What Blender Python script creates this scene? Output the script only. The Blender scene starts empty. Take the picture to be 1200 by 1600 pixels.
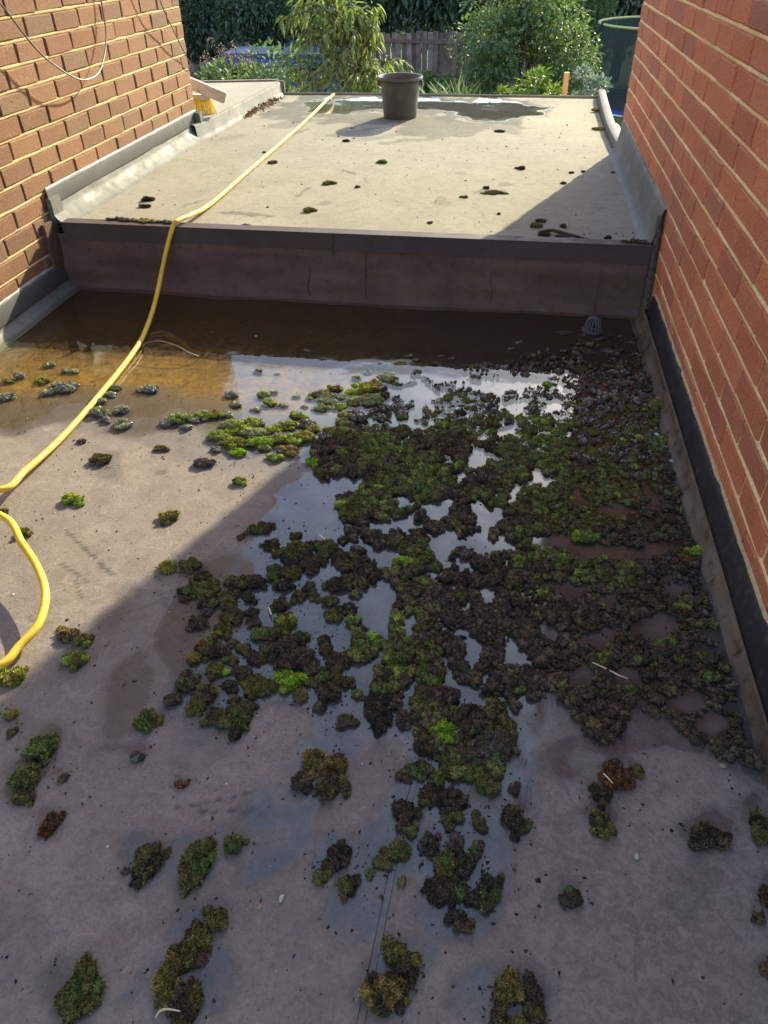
import bpy, bmesh, math, random
import numpy as np
from mathutils import Vector, Matrix, Quaternion

random.seed(7)
rng = np.random.default_rng(7)
scene = bpy.context.scene
COL = scene.collection

# ------------------------------------------------------------------ camera
CAM_Z = 1.225
F_PX, PITCH, YAW, ROLL = 1149.63, 0.66571945, -0.16487658, -0.0131076


def cam_axes():
    cp, sp = math.cos(PITCH), math.sin(PITCH)
    fwd = np.array([math.sin(YAW) * cp, math.cos(YAW) * cp, -sp])
    right = np.array([math.cos(YAW), -math.sin(YAW), 0.0])
    up = np.cross(right, fwd)
    r = right * math.cos(ROLL) + up * math.sin(ROLL)
    u = -right * math.sin(ROLL) + up * math.cos(ROLL)
    return np.array([r, u, fwd])


AX = cam_axes()
CPOS = np.array([0, 0, CAM_Z])
cam = bpy.data.cameras.new('camera')
cam.sensor_fit = 'HORIZONTAL'
cam.sensor_width = 36.0
cam.lens = 36.0 * F_PX / 1200.0
cam.clip_start = 0.02
cam.clip_end = 3000
cam_o = bpy.data.objects.new('camera', cam)
COL.objects.link(cam_o)
cam_o.matrix_world = Matrix(((AX[0][0], AX[1][0], -AX[2][0], 0), (AX[0][1], AX[1][1], -AX[2][1], 0),
                             (AX[0][2], AX[1][2], -AX[2][2], CAM_Z), (0, 0, 0, 1)))
scene.camera = cam_o

# ------------------------------------------------------------------ sky, sun, exposure
SUN_EL, SUN_AZ = math.radians(24.6), math.radians(21.3)      # azimuth measured from +Y towards +X
world = bpy.data.worlds.new('World')
scene.world = world
world.use_nodes = True
wn = world.node_tree
sky = wn.nodes.new('ShaderNodeTexSky')
sky.sky_type = 'NISHITA'
sky.sun_disc = False
sky.sun_elevation = SUN_EL
sky.sun_rotation = SUN_AZ
sky.air_density = 1.0
sky.dust_density = 1.2
sky.ozone_density = 1.6
wn.nodes['Background'].inputs['Strength'].default_value = 0.15
wn.links.new(sky.outputs[0], wn.nodes['Background'].inputs['Color'])
sun = bpy.data.lights.new('sun', 'SUN')
sun.energy = 3.3
sun.angle = math.radians(0.53)
sun.color = (1.0, 0.945, 0.66)
sun_o = bpy.data.objects.new('sun', sun)
COL.objects.link(sun_o)
SUND = Vector((math.sin(SUN_AZ) * math.cos(SUN_EL), math.cos(SUN_AZ) * math.cos(SUN_EL), math.sin(SUN_EL)))
sun_o.rotation_euler = SUND.to_track_quat('Z', 'Y').to_euler()
sun_o.location = (6, 16, 9)
scene.view_settings.view_transform = 'Standard'
scene.view_settings.look = 'None'
scene.view_settings.exposure = 1.88
scene.view_settings.gamma = 1.0
scene.view_settings.use_curve_mapping = False
scene.cycles.use_denoising = True
scene.cycles.max_bounces = 8
scene.cycles.transparent_max_bounces = 12


# ------------------------------------------------------------------ layout helpers
def ray(px, py):
    return AX.T @ np.array([(px - 600) / F_PX, -(py - 800) / F_PX, 1.0])


def on_z(px, py, z):
    d = ray(px, py)
    return CPOS + d * ((z - CAM_Z) / d[2])


def on_x(px, py, x):
    d = ray(px, py)
    return CPOS + d * (x / d[0])


def on_y(px, py, y):
    d = ray(px, py)
    return CPOS + d * (y / d[1])


def to_px(P):
    P = np.asarray(P, float)
    c = (P - CPOS) @ AX.T
    return np.stack([600 + F_PX * c[..., 0] / c[..., 2], 800 - F_PX * c[..., 1] / c[..., 2]], -1), c[..., 2]


def inside(poly, X, Y):
    r = np.zeros(X.shape, bool)
    n = len(poly)
    for i in range(n):
        x0, y0 = poly[i]
        x1, y1 = poly[(i + 1) % n]
        if y0 == y1:
            continue
        c = ((y0 > Y) != (y1 > Y)) & (X < (x1 - x0) * (Y - y0) / (y1 - y0) + x0)
        r ^= c
    return r


def _h(ix, iy, iz):
    h = (ix * 374761393 + iy * 668265263 + iz * 2147483647 * 13 + 1274126177) & 0xFFFFFFFF
    h = ((h ^ (h >> 13)) * 1274126177) & 0xFFFFFFFF
    h = ((h ^ (h >> 16)) * 668265263) & 0xFFFFFFFF
    return ((h ^ (h >> 15)) & 0xFFFFFF) / 0xFFFFFF


def noise(X, Y, Z=0.0):
    X, Y, Z = np.broadcast_arrays(np.asarray(X, float), np.asarray(Y, float), np.asarray(Z, float))
    xi, yi, zi = np.floor(X).astype(np.int64), np.floor(Y).astype(np.int64), np.floor(Z).astype(np.int64)
    fx, fy, fz = X - xi, Y - yi, Z - zi
    fx, fy, fz = [t * t * (3 - 2 * t) for t in (fx, fy, fz)]
    r = 0
    for dx in (0, 1):
        for dy in (0, 1):
            for dz in (0, 1):
                w = (fx if dx else 1 - fx) * (fy if dy else 1 - fy) * (fz if dz else 1 - fz)
                r = r + w * _h(xi + dx, yi + dy, zi + dz)
    return r * 2 - 1


def fbm(X, Y, Z=0.0, o=4):
    r, a, s = 0, 0.5, 1.0
    for i in range(o):
        r = r + a * noise(np.asarray(X) * s + 17.3 * i, np.asarray(Y) * s - 9.1 * i, np.asarray(Z) * s + 3.7 * i)
        a *= 0.5
        s *= 2.0
    return r


def sstep(a, b, x):
    t = np.clip((x - a) / (b - a), 0, 1)
    return t * t * (3 - 2 * t)


def blur(A, n):
    for _ in range(n):
        B = np.pad(A, 1, mode='edge')
        A = (B[1:-1, 1:-1] * 2 + B[:-2, 1:-1] + B[2:, 1:-1] + B[1:-1, :-2] + B[1:-1, 2:]) / 6
    return A


# ------------------------------------------------------------------ object helpers
def tag(o, label=None, cat=None, group=None, kind=None):
    if label: o['label'] = label
    if cat: o['category'] = cat
    if group: o['group'] = group
    if kind: o['kind'] = kind
    return o


def link(o, parent=None):
    COL.objects.link(o)
    if parent is not None:
        o.parent = parent
    return o


def empty(name, loc=(0, 0, 0)):
    o = bpy.data.objects.new(name, None)
    o.location = loc
    o.empty_display_size = 0.1
    return link(o)


def mesh_np(name, V, F, smooth=False, col=None, attrs=None):
    V = np.asarray(V, np.float32)
    F = np.asarray(F, np.int32)
    me = bpy.data.meshes.new(name)
    me.vertices.add(len(V))
    me.vertices.foreach_set('co', V.ravel())
    k = F.shape[1]
    me.loops.add(F.size)
    me.loops.foreach_set('vertex_index', F.ravel())
    me.polygons.add(len(F))
    me.polygons.foreach_set('loop_start', np.arange(0, F.size, k, dtype=np.int32))
    if smooth:
        me.polygons.foreach_set('use_smooth', np.ones(len(F), bool))
    me.update(calc_edges=True)
    if col is not None:
        a = me.attributes.new('col', 'FLOAT_COLOR', 'POINT')
        c = np.ones((len(V), 4), np.float32)
        c[:, :3] = col
        a.data.foreach_set('color', c.ravel())
    for n, arr in (attrs or {}).items():
        a = me.attributes.new(n, 'FLOAT', 'POINT')
        a.data.foreach_set('value', np.asarray(arr, np.float32).ravel())
    return me


def obj(name, me, mat, parent=None, loc=None):
    if mat is not None and not me.materials:
        me.materials.append(mat)
    o = bpy.data.objects.new(name, me)
    if loc is not None:
        o.location = loc
    return link(o, parent)


class MB:
    """collects simple shapes into one mesh (world or local coordinates)"""

    def __init__(s):
        s.v, s.f = [], []

    def add(s, V, F):
        b = len(s.v)
        s.v += [tuple(p) for p in V]
        s.f += [tuple(i + b for i in f) for f in F]

    def box(s, c, size, R=None):
        hx, hy, hz = [d / 2 for d in size]
        V = [Vector((x, y, z)) for x in (-hx, hx) for y in (-hy, hy) for z in (-hz, hz)]
        if R is not None:
            V = [R @ v for v in V]
        V = [v + Vector(c) for v in V]
        s.add(V, [(0, 1, 3, 2), (4, 6, 7, 5), (0, 4, 5, 1), (2, 3, 7, 6), (0, 2, 6, 4), (1, 5, 7, 3)])
        return s

    def tube(s, pts, r, n=8, cap=True):
        pts = [Vector(p) for p in pts]
        rs = r if hasattr(r, '__len__') else [r] * len(pts)
        t0 = (pts[1] - pts[0]).normalized()
        u = t0.orthogonal().normalized()
        V = []
        prev = t0
        for i, p in enumerate(pts):
            t = (pts[min(i + 1, len(pts) - 1)] - pts[max(i - 1, 0)])
            t = t.normalized() if t.length > 1e-9 else prev
            u = prev.rotation_difference(t) @ u
            u = (u - t * u.dot(t)).normalized()
            w = t.cross(u)
            prev = t
            for k in range(n):
                a = 2 * math.pi * k / n
                V.append(p + (u * math.cos(a) + w * math.sin(a)) * rs[i])
        F = []
        for i in range(len(pts) - 1):
            for k in range(n):
                a, b = i * n + k, i * n + (k + 1) % n
                F.append((a, b, b + n, a + n))
        if cap:
            F.append(tuple(range(n - 1, -1, -1)))
            F.append(tuple(range((len(pts) - 1) * n, len(pts) * n)))
        s.add(V, F)
        return s

    def lathe(s, prof, n=32, c=(0, 0, 0)):
        V, F = [], []
        for r, z in prof:
            for k in range(n):
                a = 2 * math.pi * k / n
                V.append((c[0] + r * math.cos(a), c[1] + r * math.sin(a), c[2] + z))
        for i in range(len(prof) - 1):
            for k in range(n):
                a, b = i * n + k, i * n + (k + 1) % n
                F.append((a, b, b + n, a + n))
        s.add(V, F)
        return s

    def build(s, name, mat, parent=None, smooth=False, bevel=0, loc=None):
        me = bpy.data.meshes.new(name)
        me.from_pydata([tuple(v) for v in s.v], [], s.f)
        bm = bmesh.new()
        bm.from_mesh(me)
        bmesh.ops.recalc_face_normals(bm, faces=bm.faces)
        if bevel:
            bmesh.ops.bevel(bm, geom=[e for e in bm.edges if e.is_manifold and e.calc_face_angle(0) > 0.6],
                            offset=bevel, segments=2, affect='EDGES', clamp_overlap=True)
        bm.to_mesh(me)
        bm.free()
        if smooth:
            me.polygons.foreach_set('use_smooth', np.ones(len(me.polygons), bool))
            try:
                me.set_sharp_from_angle(angle=math.radians(40))
            except Exception:
                pass
        me.update()
        return obj(name, me, mat, parent, loc)


def grid_faces(nu, nv):
    i, j = np.meshgrid(np.arange(nu - 1), np.arange(nv - 1), indexing='ij')
    a = (i * nv + j).ravel()
    return np.stack([a, a + nv, a + nv + 1, a + 1], 1)


def spline(pts, n=12):
    """Catmull-Rom through the points"""
    P = [np.array(p, float) for p in pts]
    P = [2 * P[0] - P[1]] + P + [2 * P[-1] - P[-2]]
    out = []
    for i in range(1, len(P) - 2):
        for k in range(n):
            t = k / n
            out.append(0.5 * (2 * P[i] + (P[i + 1] - P[i - 1]) * t + (2 * P[i - 1] - 5 * P[i] + 4 * P[i + 1] - P[i + 2]) * t * t
                              + (3 * P[i] - P[i - 1] - 3 * P[i + 1] + P[i + 2]) * t ** 3))
    out.append(P[-2])
    return out


# ------------------------------------------------------------------ materials
def node(nt, kind, **kw):
    n = nt.nodes.new('ShaderNode' + kind)
    for k, v in kw.items():
        if k.startswith('_'):
            setattr(n, k[1:], v)
        else:
            key = int(k[1:]) if k[0] == 'i' and k[1:].isdigit() else k.replace('__', ' ')
            n.inputs[key].default_value = v
    return n


class M:
    def __init__(s, name, rough=0.8, spec=0.5, metal=0.0):
        s.m = bpy.data.materials.new(name)
        s.m.use_nodes = True
        s.nt = s.m.node_tree
        s.b = s.nt.nodes['Principled BSDF']
        s.b.inputs['Roughness'].default_value = rough
        s.b.inputs['Specular IOR Level'].default_value = spec
        s.b.inputs['Metallic'].default_value = metal
        s.pos = node(s.nt, 'NewGeometry').outputs['Position']

    def L(s, a, b):
        s.nt.links.new(a, b)

    def noise(s, scale, detail=4, rough=0.55, dist=0.0, vec=None):
        n = node(s.nt, 'TexNoise', Scale=scale, Detail=detail, Roughness=rough, Distortion=dist)
        s.L(vec or s.pos, n.inputs['Vector'])
        return n.outputs['Fac']

    def ramp(s, fac, stops):
        r = node(s.nt, 'ValToRGB')
        e = r.color_ramp.elements
        while len(e) < len(stops):
            e.new(0.5)
        for el, (p, c) in zip(e, stops):
            el.position = p
            el.color = (*c, 1) if hasattr(c, '__len__') else (c, c, c, 1)
        s.L(fac, r.inputs[0])
        return r.outputs[0]

    def mix(s, fac, a, b, mode='MIX'):
        n = s.nt.nodes.new('ShaderNodeMix')
        n.data_type = 'RGBA'
        n.blend_type = mode
        n.clamp_factor = True
        for sock, v in ((n.inputs[0], fac), (n.inputs[6], a), (n.inputs[7], b)):
            if hasattr(v, 'default_value'):
                s.L(v, sock)
            elif hasattr(v, '__len__'):
                sock.default_value = (*v, 1)
            else:
                sock.default_value = v
        return n.outputs[2]

    def math(s, op, a, b=0.0):
        n = s.nt.nodes.new('ShaderNodeMath')
        n.operation = op
        for sock, v in ((n.inputs[0], a), (n.inputs[1], b)):
            if hasattr(v, 'default_value'):
                s.L(v, sock)
            else:
                sock.default_value = v
        return n.outputs[0]

    def attr(s, name, out='Fac'):
        n = s.nt.nodes.new('ShaderNodeAttribute')
        n.attribute_name = name
        return n.outputs[out]

    def bump(s, h, strength=0.4, dist=0.01):
        n = node(s.nt, 'Bump', Strength=strength, Distance=dist)
        s.L(h, n.inputs['Height'])
        s.L(n.outputs[0], s.b.inputs['Normal'])
        return n

    def color(s, c):
        if hasattr(c, 'default_value'):
            s.L(c, s.b.inputs['Base Color'])
        else:
            s.b.inputs['Base Color'].default_value = (*c, 1)
        return s

    def rough(s, r):
        s.L(r, s.b.inputs['Roughness'])
        return s


def simple(name, c1, c2, scale=20, rough=0.7, bump=0.2, bdist=0.003, bscale=None, metal=0.0, spec=0.5):
    m = M(name, rough, spec, metal)
    n = m.noise(scale, 5)
    m.color(m.ramp(n, [(0.3, c1), (0.7, c2)]))
    if bump:
        m.bump(m.noise(bscale or scale * 3, 4), bump, bdist)
    return m.m


def brick_mat(name, per_island, tint):
    m = M(name, 0.9, 0.25)
    if per_island:
        r = node(m.nt, 'NewGeometry').outputs['Random Per Island']
    else:
        r = node(m.nt, 'ObjectInfo').outputs['Random']
    base = m.ramp(r, [(0.0, (0.27, 0.110, 0.062)), (0.25, (0.38, 0.185, 0.102)), (0.5, (0.25, 0.120, 0.080)),
                      (0.72, (0.39, 0.195, 0.105)), (0.9, (0.20, 0.115, 0.086)), (1.0, (0.33, 0.185, 0.115))])
    big = m.noise(9, 3)
    base = m.mix(m.math('MULTIPLY', big, 0.55), base, (0.25, 0.135, 0.095))
    sp = m.noise(190, 4, 0.78)
    base = m.mix(m.ramp(sp, [(0.32, 1.0), (0.46, 0.0)]), base, (0.13, 0.062, 0.045))
    base = m.mix(m.ramp(sp, [(0.54, 0.0), (0.68, 0.75)]), base, (0.52, 0.32, 0.20))
    base = m.mix(m.ramp(m.noise(1.7, 4, 0.6), [(0.5, 0.0), (0.72, 0.5)]), base, (0.17, 0.085, 0.06))
    # pale mortar smears
    sm = m.noise(26, 4, 0.6, 0.4)
    base = m.mix(m.ramp(sm, [(0.66, 0.0), (0.80, 0.5)]), base, (0.46, 0.33, 0.22))
    base = m.mix(1.0, base, tint, 'MULTIPLY')
    m.color(base)
    m.bump(m.math('ADD', sp, m.math('MULTIPLY', m.noise(80, 3), 1.2)), 0.55, 0.0025)
    return m.m


def mortar_mat(name, k):
    m = M(name, 0.95, 0.15)
    n = m.noise(60, 5, 0.65)
    c = m.ramp(n, [(0.3, (0.42, 0.29, 0.14)), (0.55, (0.56, 0.41, 0.21)), (0.75, (0.64, 0.50, 0.29))])
    c = m.mix(m.ramp(m.noise(5, 3), [(0.5, 0.0), (0.75, 0.4)]), c, (0.33, 0.25, 0.17))
    m.color(m.mix(1.0, c, (k, k, k), 'MULTIPLY'))
    m.bump(m.noise(240, 4, 0.7), 0.7, 0.003)
    return m.m


def roof_mat(name, dry_a, dry_b, dry_c, marble):
    m = M(name, 0.8, 0.35)
    n1 = m.noise(3.1, 6, 0.6, 0.3)
    base = m.ramp(n1, [(0.28, dry_a), (0.5, dry_b), (0.72, dry_c)])
    n2 = m.noise(26, 5, 0.65, 0.8)
    base = m.mix(m.ramp(n2, [(0.38, 0.55), (0.5, 0.0)]), base, tuple(v * 0.72 for v in dry_b))
    base = m.mix(m.ramp(m.noise(17, 5, 0.6, 1.6), [(0.57, 0.0), (0.64, marble)]), base, tuple(min(1, v * 1.45) for v in dry_b))
    sp = m.noise(210, 3, 0.8)
    base = m.mix(m.ramp(sp, [(0.36, 0.6), (0.47, 0.0)]), base, tuple(v * 0.58 for v in dry_b))
    base = m.mix(m.ramp(sp, [(0.56, 0.0), (0.68, 0.5)]), base, tuple(min(1, v * 1.6) for v in dry_b))
    base = m.mix(m.ramp(m.noise(70, 5, 0.75, 0.5), [(0.36, 0.5), (0.47, 0.0)]), base, tuple(v * 0.66 for v in dry_b))
    base = m.mix(m.ramp(m.noise(7.5, 5, 0.6, 1.2), [(0.52, 0.0), (0.66, 0.45)]), base, tuple(v * w for v, w in zip(dry_b, (0.80, 0.76, 0.72))))
    st = m.attr('stain_and_dark_patch')
    base = m.mix(m.math('MULTIPLY', st, 0.9), base, (0.055, 0.05, 0.045))
    scale = m.attr('scale_mark')
    sc = m.math('MULTIPLY', scale, m.ramp(m.noise(46, 7, 0.74, 0.9), [(0.46, 0.0), (0.58, 1.0)]))
    base = m.mix(m.math('MULTIPLY', sc, 0.45), base, tuple(min(1, v * 1.5) for v in dry_b))
    wet = m.attr('wet')
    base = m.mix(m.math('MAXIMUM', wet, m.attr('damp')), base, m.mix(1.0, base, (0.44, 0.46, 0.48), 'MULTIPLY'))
    silt = m.attr('silt')
    sn = m.noise(34, 6, 0.7, 0.6)
    siltc = m.ramp(sn, [(0.3, (0.065, 0.034, 0.006)), (0.5, (0.20, 0.115, 0.014)), (0.68, (0.33, 0.205, 0.04))])
    base = m.mix(silt, base, siltc)
    muck_and_shade = m.attr('muck_and_shade')  # dark muck under the moss, plus painted shade below the step
    base = m.mix(m.math('MULTIPLY', muck_and_shade, 0.85), base, m.ramp(m.noise(120, 4, 0.7), [(0.35, (0.013, 0.010, 0.008)), (0.65, (0.040, 0.032, 0.024))]))
    m.color(base)
    wn_ = m.math('ADD', wet, m.math('MULTIPLY', m.math('SUBTRACT', m.noise(55, 4), 0.5), 0.35))
    m.rough(m.ramp(wn_, [(0.1, 0.92), (0.52, 0.62), (0.72, 0.10), (0.9, 0.07)]))
    m.L(m.math('ADD', m.math('MULTIPLY', wet, 0.38), 0.12), m.b.inputs['Specular IOR Level'])
    hb = m.math('MULTIPLY', m.math('ADD', m.noise(190, 4, 0.7), m.math('MULTIPLY', n2, 0.5)), m.math('SUBTRACT', 1.05, wet))
    m.bump(hb, 0.35, 0.004)
    return m.m


def water_mat():
    m = bpy.data.materials.new('puddle_water')
    m.use_nodes = True
    nt = m.node_tree
    nt.nodes.remove(nt.nodes['Principled BSDF'])
    out = nt.nodes['Material Output']
    tr = node(nt, 'BsdfTransparent')
    tr.inputs[0].default_value = (0.93, 0.90, 0.82, 1)
    gl = node(nt, 'BsdfGlossy', Roughness=0.015)
    fr = node(nt, 'Fresnel', IOR=1.36)
    tx = node(nt, 'TexNoise', Scale=9, Detail=3)
    geo = node(nt, 'NewGeometry')
    nt.links.new(geo.outputs['Position'], tx.inputs['Vector'])
    bp = node(nt, 'Bump', Strength=0.035, Distance=0.02)
    nt.links.new(tx.outputs['Fac'], bp.inputs['Height'])
    nt.links.new(bp.outputs[0], gl.inputs['Normal'])
    mx = node(nt, 'MixShader')
    # the Fresnel node inverts the index on back faces; undo that so sunlight reaches the bottom
    ior = node(nt, 'Mix')
    ior.inputs[2].default_value, ior.inputs[3].default_value = 1.36, 1 / 1.36
    nt.links.new(geo.outputs['Backfacing'], ior.inputs[0])
    nt.links.new(ior.outputs[0], fr.inputs[0])
    nt.links.new(fr.outputs[0], mx.inputs[0])
    nt.links.new(tr.outputs[0], mx.inputs[1])
    nt.links.new(gl.outputs[0], mx.inputs[2])
    nt.links.new(mx.outputs[0], out.inputs['Surface'])
    return m


def moss_mat(name, rough, spec):
    m = M(name, rough, spec)
    c = m.attr('col', 'Color')
    n = m.noise(260, 3, 0.7)
    c = m.mix(m.ramp(n, [(0.3, 0.8), (0.5, 0.0)]), c, m.mix(1.0, c, (0.5, 0.45, 0.4), 'MULTIPLY'))
    m.color(c)
    m.bump(n, 0.6, 0.003)
    return m.m


def leaf_mat(name, c1, c2, trans=0.3, scale=1.5):
    m = M(name, 0.55, 0.35)
    r = node(m.nt, 'NewGeometry').outputs['Random Per Island']
    n = m.noise(scale, 3)
    f = m.math('ADD', m.math('MULTIPLY', r, 0.6), m.math('MULTIPLY', n, 0.4))
    c = m.ramp(f, [(0.2, c1), (0.75, c2)])
    m.color(c)
    t = node(m.nt, 'BsdfTranslucent')
    tc = m.mix(1.0, c, (1.5, 1.6, 0.6), 'MULTIPLY')
    m.L(tc, t.inputs[0])
    mx = node(m.nt, 'MixShader')
    mx.inputs[0].default_value = trans
    m.L(m.b.outputs[0], mx.inputs[1])
    m.L(t.outputs[0], mx.inputs[2])
    m.L(mx.outputs[0], m.nt.nodes['Material Output'].inputs['Surface'])
    return m.m


def membrane_mat(name, a, b, dirt, dcol):
    m = M(name, 0.5, 0.2)
    c = m.ramp(m.noise(4, 5, 0.6), [(0.3, a), (0.7, b)])
    c = m.mix(m.ramp(m.noise(30, 5, 0.7), [(0.52, 0.0), (0.7, dirt)]), c, dcol)
    m.color(c)
    m.bump(m.noise(70, 4, 0.6), 0.15, 0.003)
    m.rough(m.ramp(m.noise(14, 4), [(0.3, 0.55), (0.7, 0.8)]))
    return m.m


MORTAR = mortar_mat('mortar', 0.92)
MORTAR_R = mortar_mat('lifted_mortar', 1.6)  # same mortar with fill light built into its colour
TAN_BRICK = (brick_mat('tan_brick', False, (0.70, 0.70, 0.61)), brick_mat('tan_brick_mass', True, (0.70, 0.70, 0.61)), MORTAR)
RED_BRICK = (brick_mat('red_brick', False, (1.72, 1.16, 0.92)), brick_mat('red_brick_mass', True, (1.72, 1.16, 0.92)), MORTAR_R)  # hue differs; tint also builds fill light into the shaded wall
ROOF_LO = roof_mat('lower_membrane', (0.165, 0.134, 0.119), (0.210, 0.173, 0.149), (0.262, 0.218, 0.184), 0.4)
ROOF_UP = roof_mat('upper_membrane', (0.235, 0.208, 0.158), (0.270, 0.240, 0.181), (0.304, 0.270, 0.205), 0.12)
WATER = water_mat()
MOSS = moss_mat('moss', 0.95, 0.12)
MOSS_WET = moss_mat('wet_moss', 0.12, 0.7)
MEMB = membrane_mat('grey_membrane', (0.125, 0.120, 0.104), (0.165, 0.157, 0.134), 0.7, (0.085, 0.075, 0.06))
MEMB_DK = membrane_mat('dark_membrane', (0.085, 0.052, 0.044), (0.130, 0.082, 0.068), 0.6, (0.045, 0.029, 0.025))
TRIM = membrane_mat('grey_trim', (0.068, 0.067, 0.062), (0.092, 0.089, 0.081), 0.5, (0.055, 0.05, 0.044))
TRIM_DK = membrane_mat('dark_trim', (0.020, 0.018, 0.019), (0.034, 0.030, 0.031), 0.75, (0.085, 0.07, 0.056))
GRIME = membrane_mat('grimy_upstand', (0.07, 0.052, 0.04), (0.18, 0.14, 0.10), 0.95, (0.028, 0.02, 0.015))
SEAL = simple('sealant', (0.20, 0.20, 0.19), (0.30, 0.29, 0.27), 40, 0.6, 0.5, 0.003)
hm = M('yellow_hose', 0.42, 0.4)
hc = hm.ramp(hm.noise(7, 4), [(0.3, (0.62, 0.39, 0.03)), (0.7, (0.80, 0.54, 0.06))])
hc = hm.mix(hm.ramp(hm.noise(55, 5, 0.7), [(0.54, 0.0), (0.70, 0.6)]), hc, (0.33, 0.22, 0.06))
hm.color(hc)
hm.rough(hm.ramp(hm.noise(40, 4), [(0.35, 0.35), (0.65, 0.65)]))
HOSE = hm.m
CABLE = simple('grey_cable', (0.045, 0.038, 0.034), (0.11, 0.095, 0.085), 12, 0.45, 0)
RUBBER = simple('black_bucket', (0.040, 0.034, 0.032), (0.080, 0.068, 0.060), 14, 0.5, 0.15, 0.002, spec=0.5)
METAL = simple('zinc_wire', (0.5, 0.5, 0.5), (0.65, 0.65, 0.65), 30, 0.35, 0, metal=1.0)
TIMBER = simple('pale_timber', (0.42, 0.32, 0.22), (0.62, 0.52, 0.40), 28, 0.8, 0.35, 0.003)
BRISTLE = simple('yellow_bristle', (0.68, 0.50, 0.03), (0.85, 0.66, 0.08), 60, 0.5, 0)
PLASTIC = simple('grey_plastic', (0.07, 0.06, 0.06), (0.12, 0.105, 0.105), 60, 0.45, 0.2, 0.002)
TWIG = simple('dark_twig', (0.03, 0.022, 0.017), (0.07, 0.05, 0.035), 60, 0.85, 0.6, 0.003)
DRYLEAF = simple('leaf_litter', (0.13, 0.075, 0.03), (0.30, 0.19, 0.09), 70, 0.8, 0.3, 0.002)

# ------------------------------------------------------------------ the lower roof
XL, XR = -1.90, 0.583
Y_STEP = 2.94
Z_UP = 0.268
WATER_Z = 0.0108


def roof_z(x, y):
    x, y = np.asarray(x, float), np.asarray(y, float)
    z = 0.0185 * np.clip(2.40 - y, 0, 9) ** 1.0
    z = z - 0.0065 * np.clip(x + 0.62, 0, 1.2) * sstep(2.6, 1.6, y)
    z = z + 0.0045 * fbm(x * 3.1 + 4, y * 3.1, 0, 3) + 0.0016 * fbm(x * 13, y * 13 + 3, 2, 3)
    return z


def blobs_px(px, py, blobs, warp=0.0, wx=None, wy=None):
    """union of soft ellipses given in photograph pixels and laid on the roof"""
    r = np.zeros(px.shape)
    for b in blobs:
        cx, cy, rx, ry = b[:4]
        a = math.radians(b[4]) if len(b) > 4 else 0.0
        amt = b[5] if len(b) > 5 else 1.0
        dx, dy = px - cx, py - cy
        u = (dx * math.cos(a) + dy * math.sin(a)) / rx
        v = (-dx * math.sin(a) + dy * math.cos(a)) / ry
        d = np.sqrt(u * u + v * v)
        if wx is not None:
            d = d + warp * wx
        r = np.maximum(r, amt * sstep(1.08, 0.92, d))
    return r


WET_POLYS = [
    [(-400, 640), (0, 652), (62, 667), (67, 679), (129, 683), (183, 692), (229, 704), (275, 721), (292, 733), (333, 742),
     (375, 746), (417, 752), (470, 738), (440, 780), (400, 830), (380, 860), (300, 900), (262, 960), (250, 1020),
     (262, 1080), (250, 1130), (255, 1165), (300, 1180), (360, 1172), (385, 1130), (430, 1105), (480, 1120), (500, 1160),
     (470, 1180), (462, 1235), (410, 1275), (372, 1340), (376, 1395), (420, 1392), (500, 1330), (525, 1270), (560, 1190),
     (600, 1150), (640, 1200), (605, 1260), (560, 1330), (540, 1400), (600, 1420), (640, 1400), (665, 1450), (715, 1485),
     (770, 1465), (805, 1380), (800, 1330), (845, 1270), (848, 1200), (830, 1170), (870, 1130), (905, 1160), (930, 1200),
     (990, 1190), (1040, 1165), (1090, 1180), (1150, 1215), (1200, 1245), (1300, 1260), (1300, 300), (-400, 300)],
]
WET_BLOBS = [(205, 1092, 34, 78, 28, 0.8), (168, 1180, 32, 15, -5, 0.75), (130, 1178, 16, 11, 0, 0.7), (205, 938, 24, 17, -20, 0.6),
             (180, 975, 34, 20, -35, 0.65), (112, 1035, 34, 20, -10, 0.5),
             (785, 1562, 72, 62, 0, 0.95), (735, 1575, 40, 45, 0, 0.7), (345, 1552, 32, 48, 15, 0.9), (228, 1570, 40, 18, -35, 0.9),
             (1190, 1290, 42, 48, 0, 0.9), (965, 1228, 58, 40, -20, 0.7), (236, 1350, 36, 36, 0, 0.55), (310, 1355, 40, 45, 0, 0.5),
             (20, 1490, 60, 60, 20, 0.5), (430, 1310, 70, 60, -40, 1.0), (330, 1520, 60, 40, 30, 0.85), (560, 1440, 50, 60, 10, 0.9), (120, 1560, 60, 40, 0, 0.8), (890, 1200, 70, 40, 0, 0.9), (1080, 1400, 40, 60, 20, 0.6), (700, 1440, 60, 40, 0, 0.8), (600, 1540, 45, 40, 0, 0.55), (1110, 1320, 36, 22, 20, 0.4),
             (290, 1205, 30, 10, 0, 0.2), (168, 735, 22, 18, -20, 0.6), (330, 1470, 20, 45, 20, 0.45), (620, 1130, 90, 60, 0, 0.9)]
STAIN_LO = [(140, 870, 55, 2.2, 42, 0.9), (120, 905, 30, 2.2, 35, 0.8), (128, 930, 22, 2.0, 70, 0.8), (170, 900, 22, 3, 42, 0.8),
            (253, 575 + 170, 9, 4, 0, 0.5), (340, 1265, 60, 2.5, -10, 0.85), (350, 1283, 40, 2.5, 5, 0.8), (405, 1285, 20, 3, 30, 0.7),
            (262, 955, 30, 3, 60, 0.5), (62, 985, 14, 3, 45, 0.7), (250, 915, 16, 3, 55, 0.6), (232, 960, 40, 3, -20, 0.25)]


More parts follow.
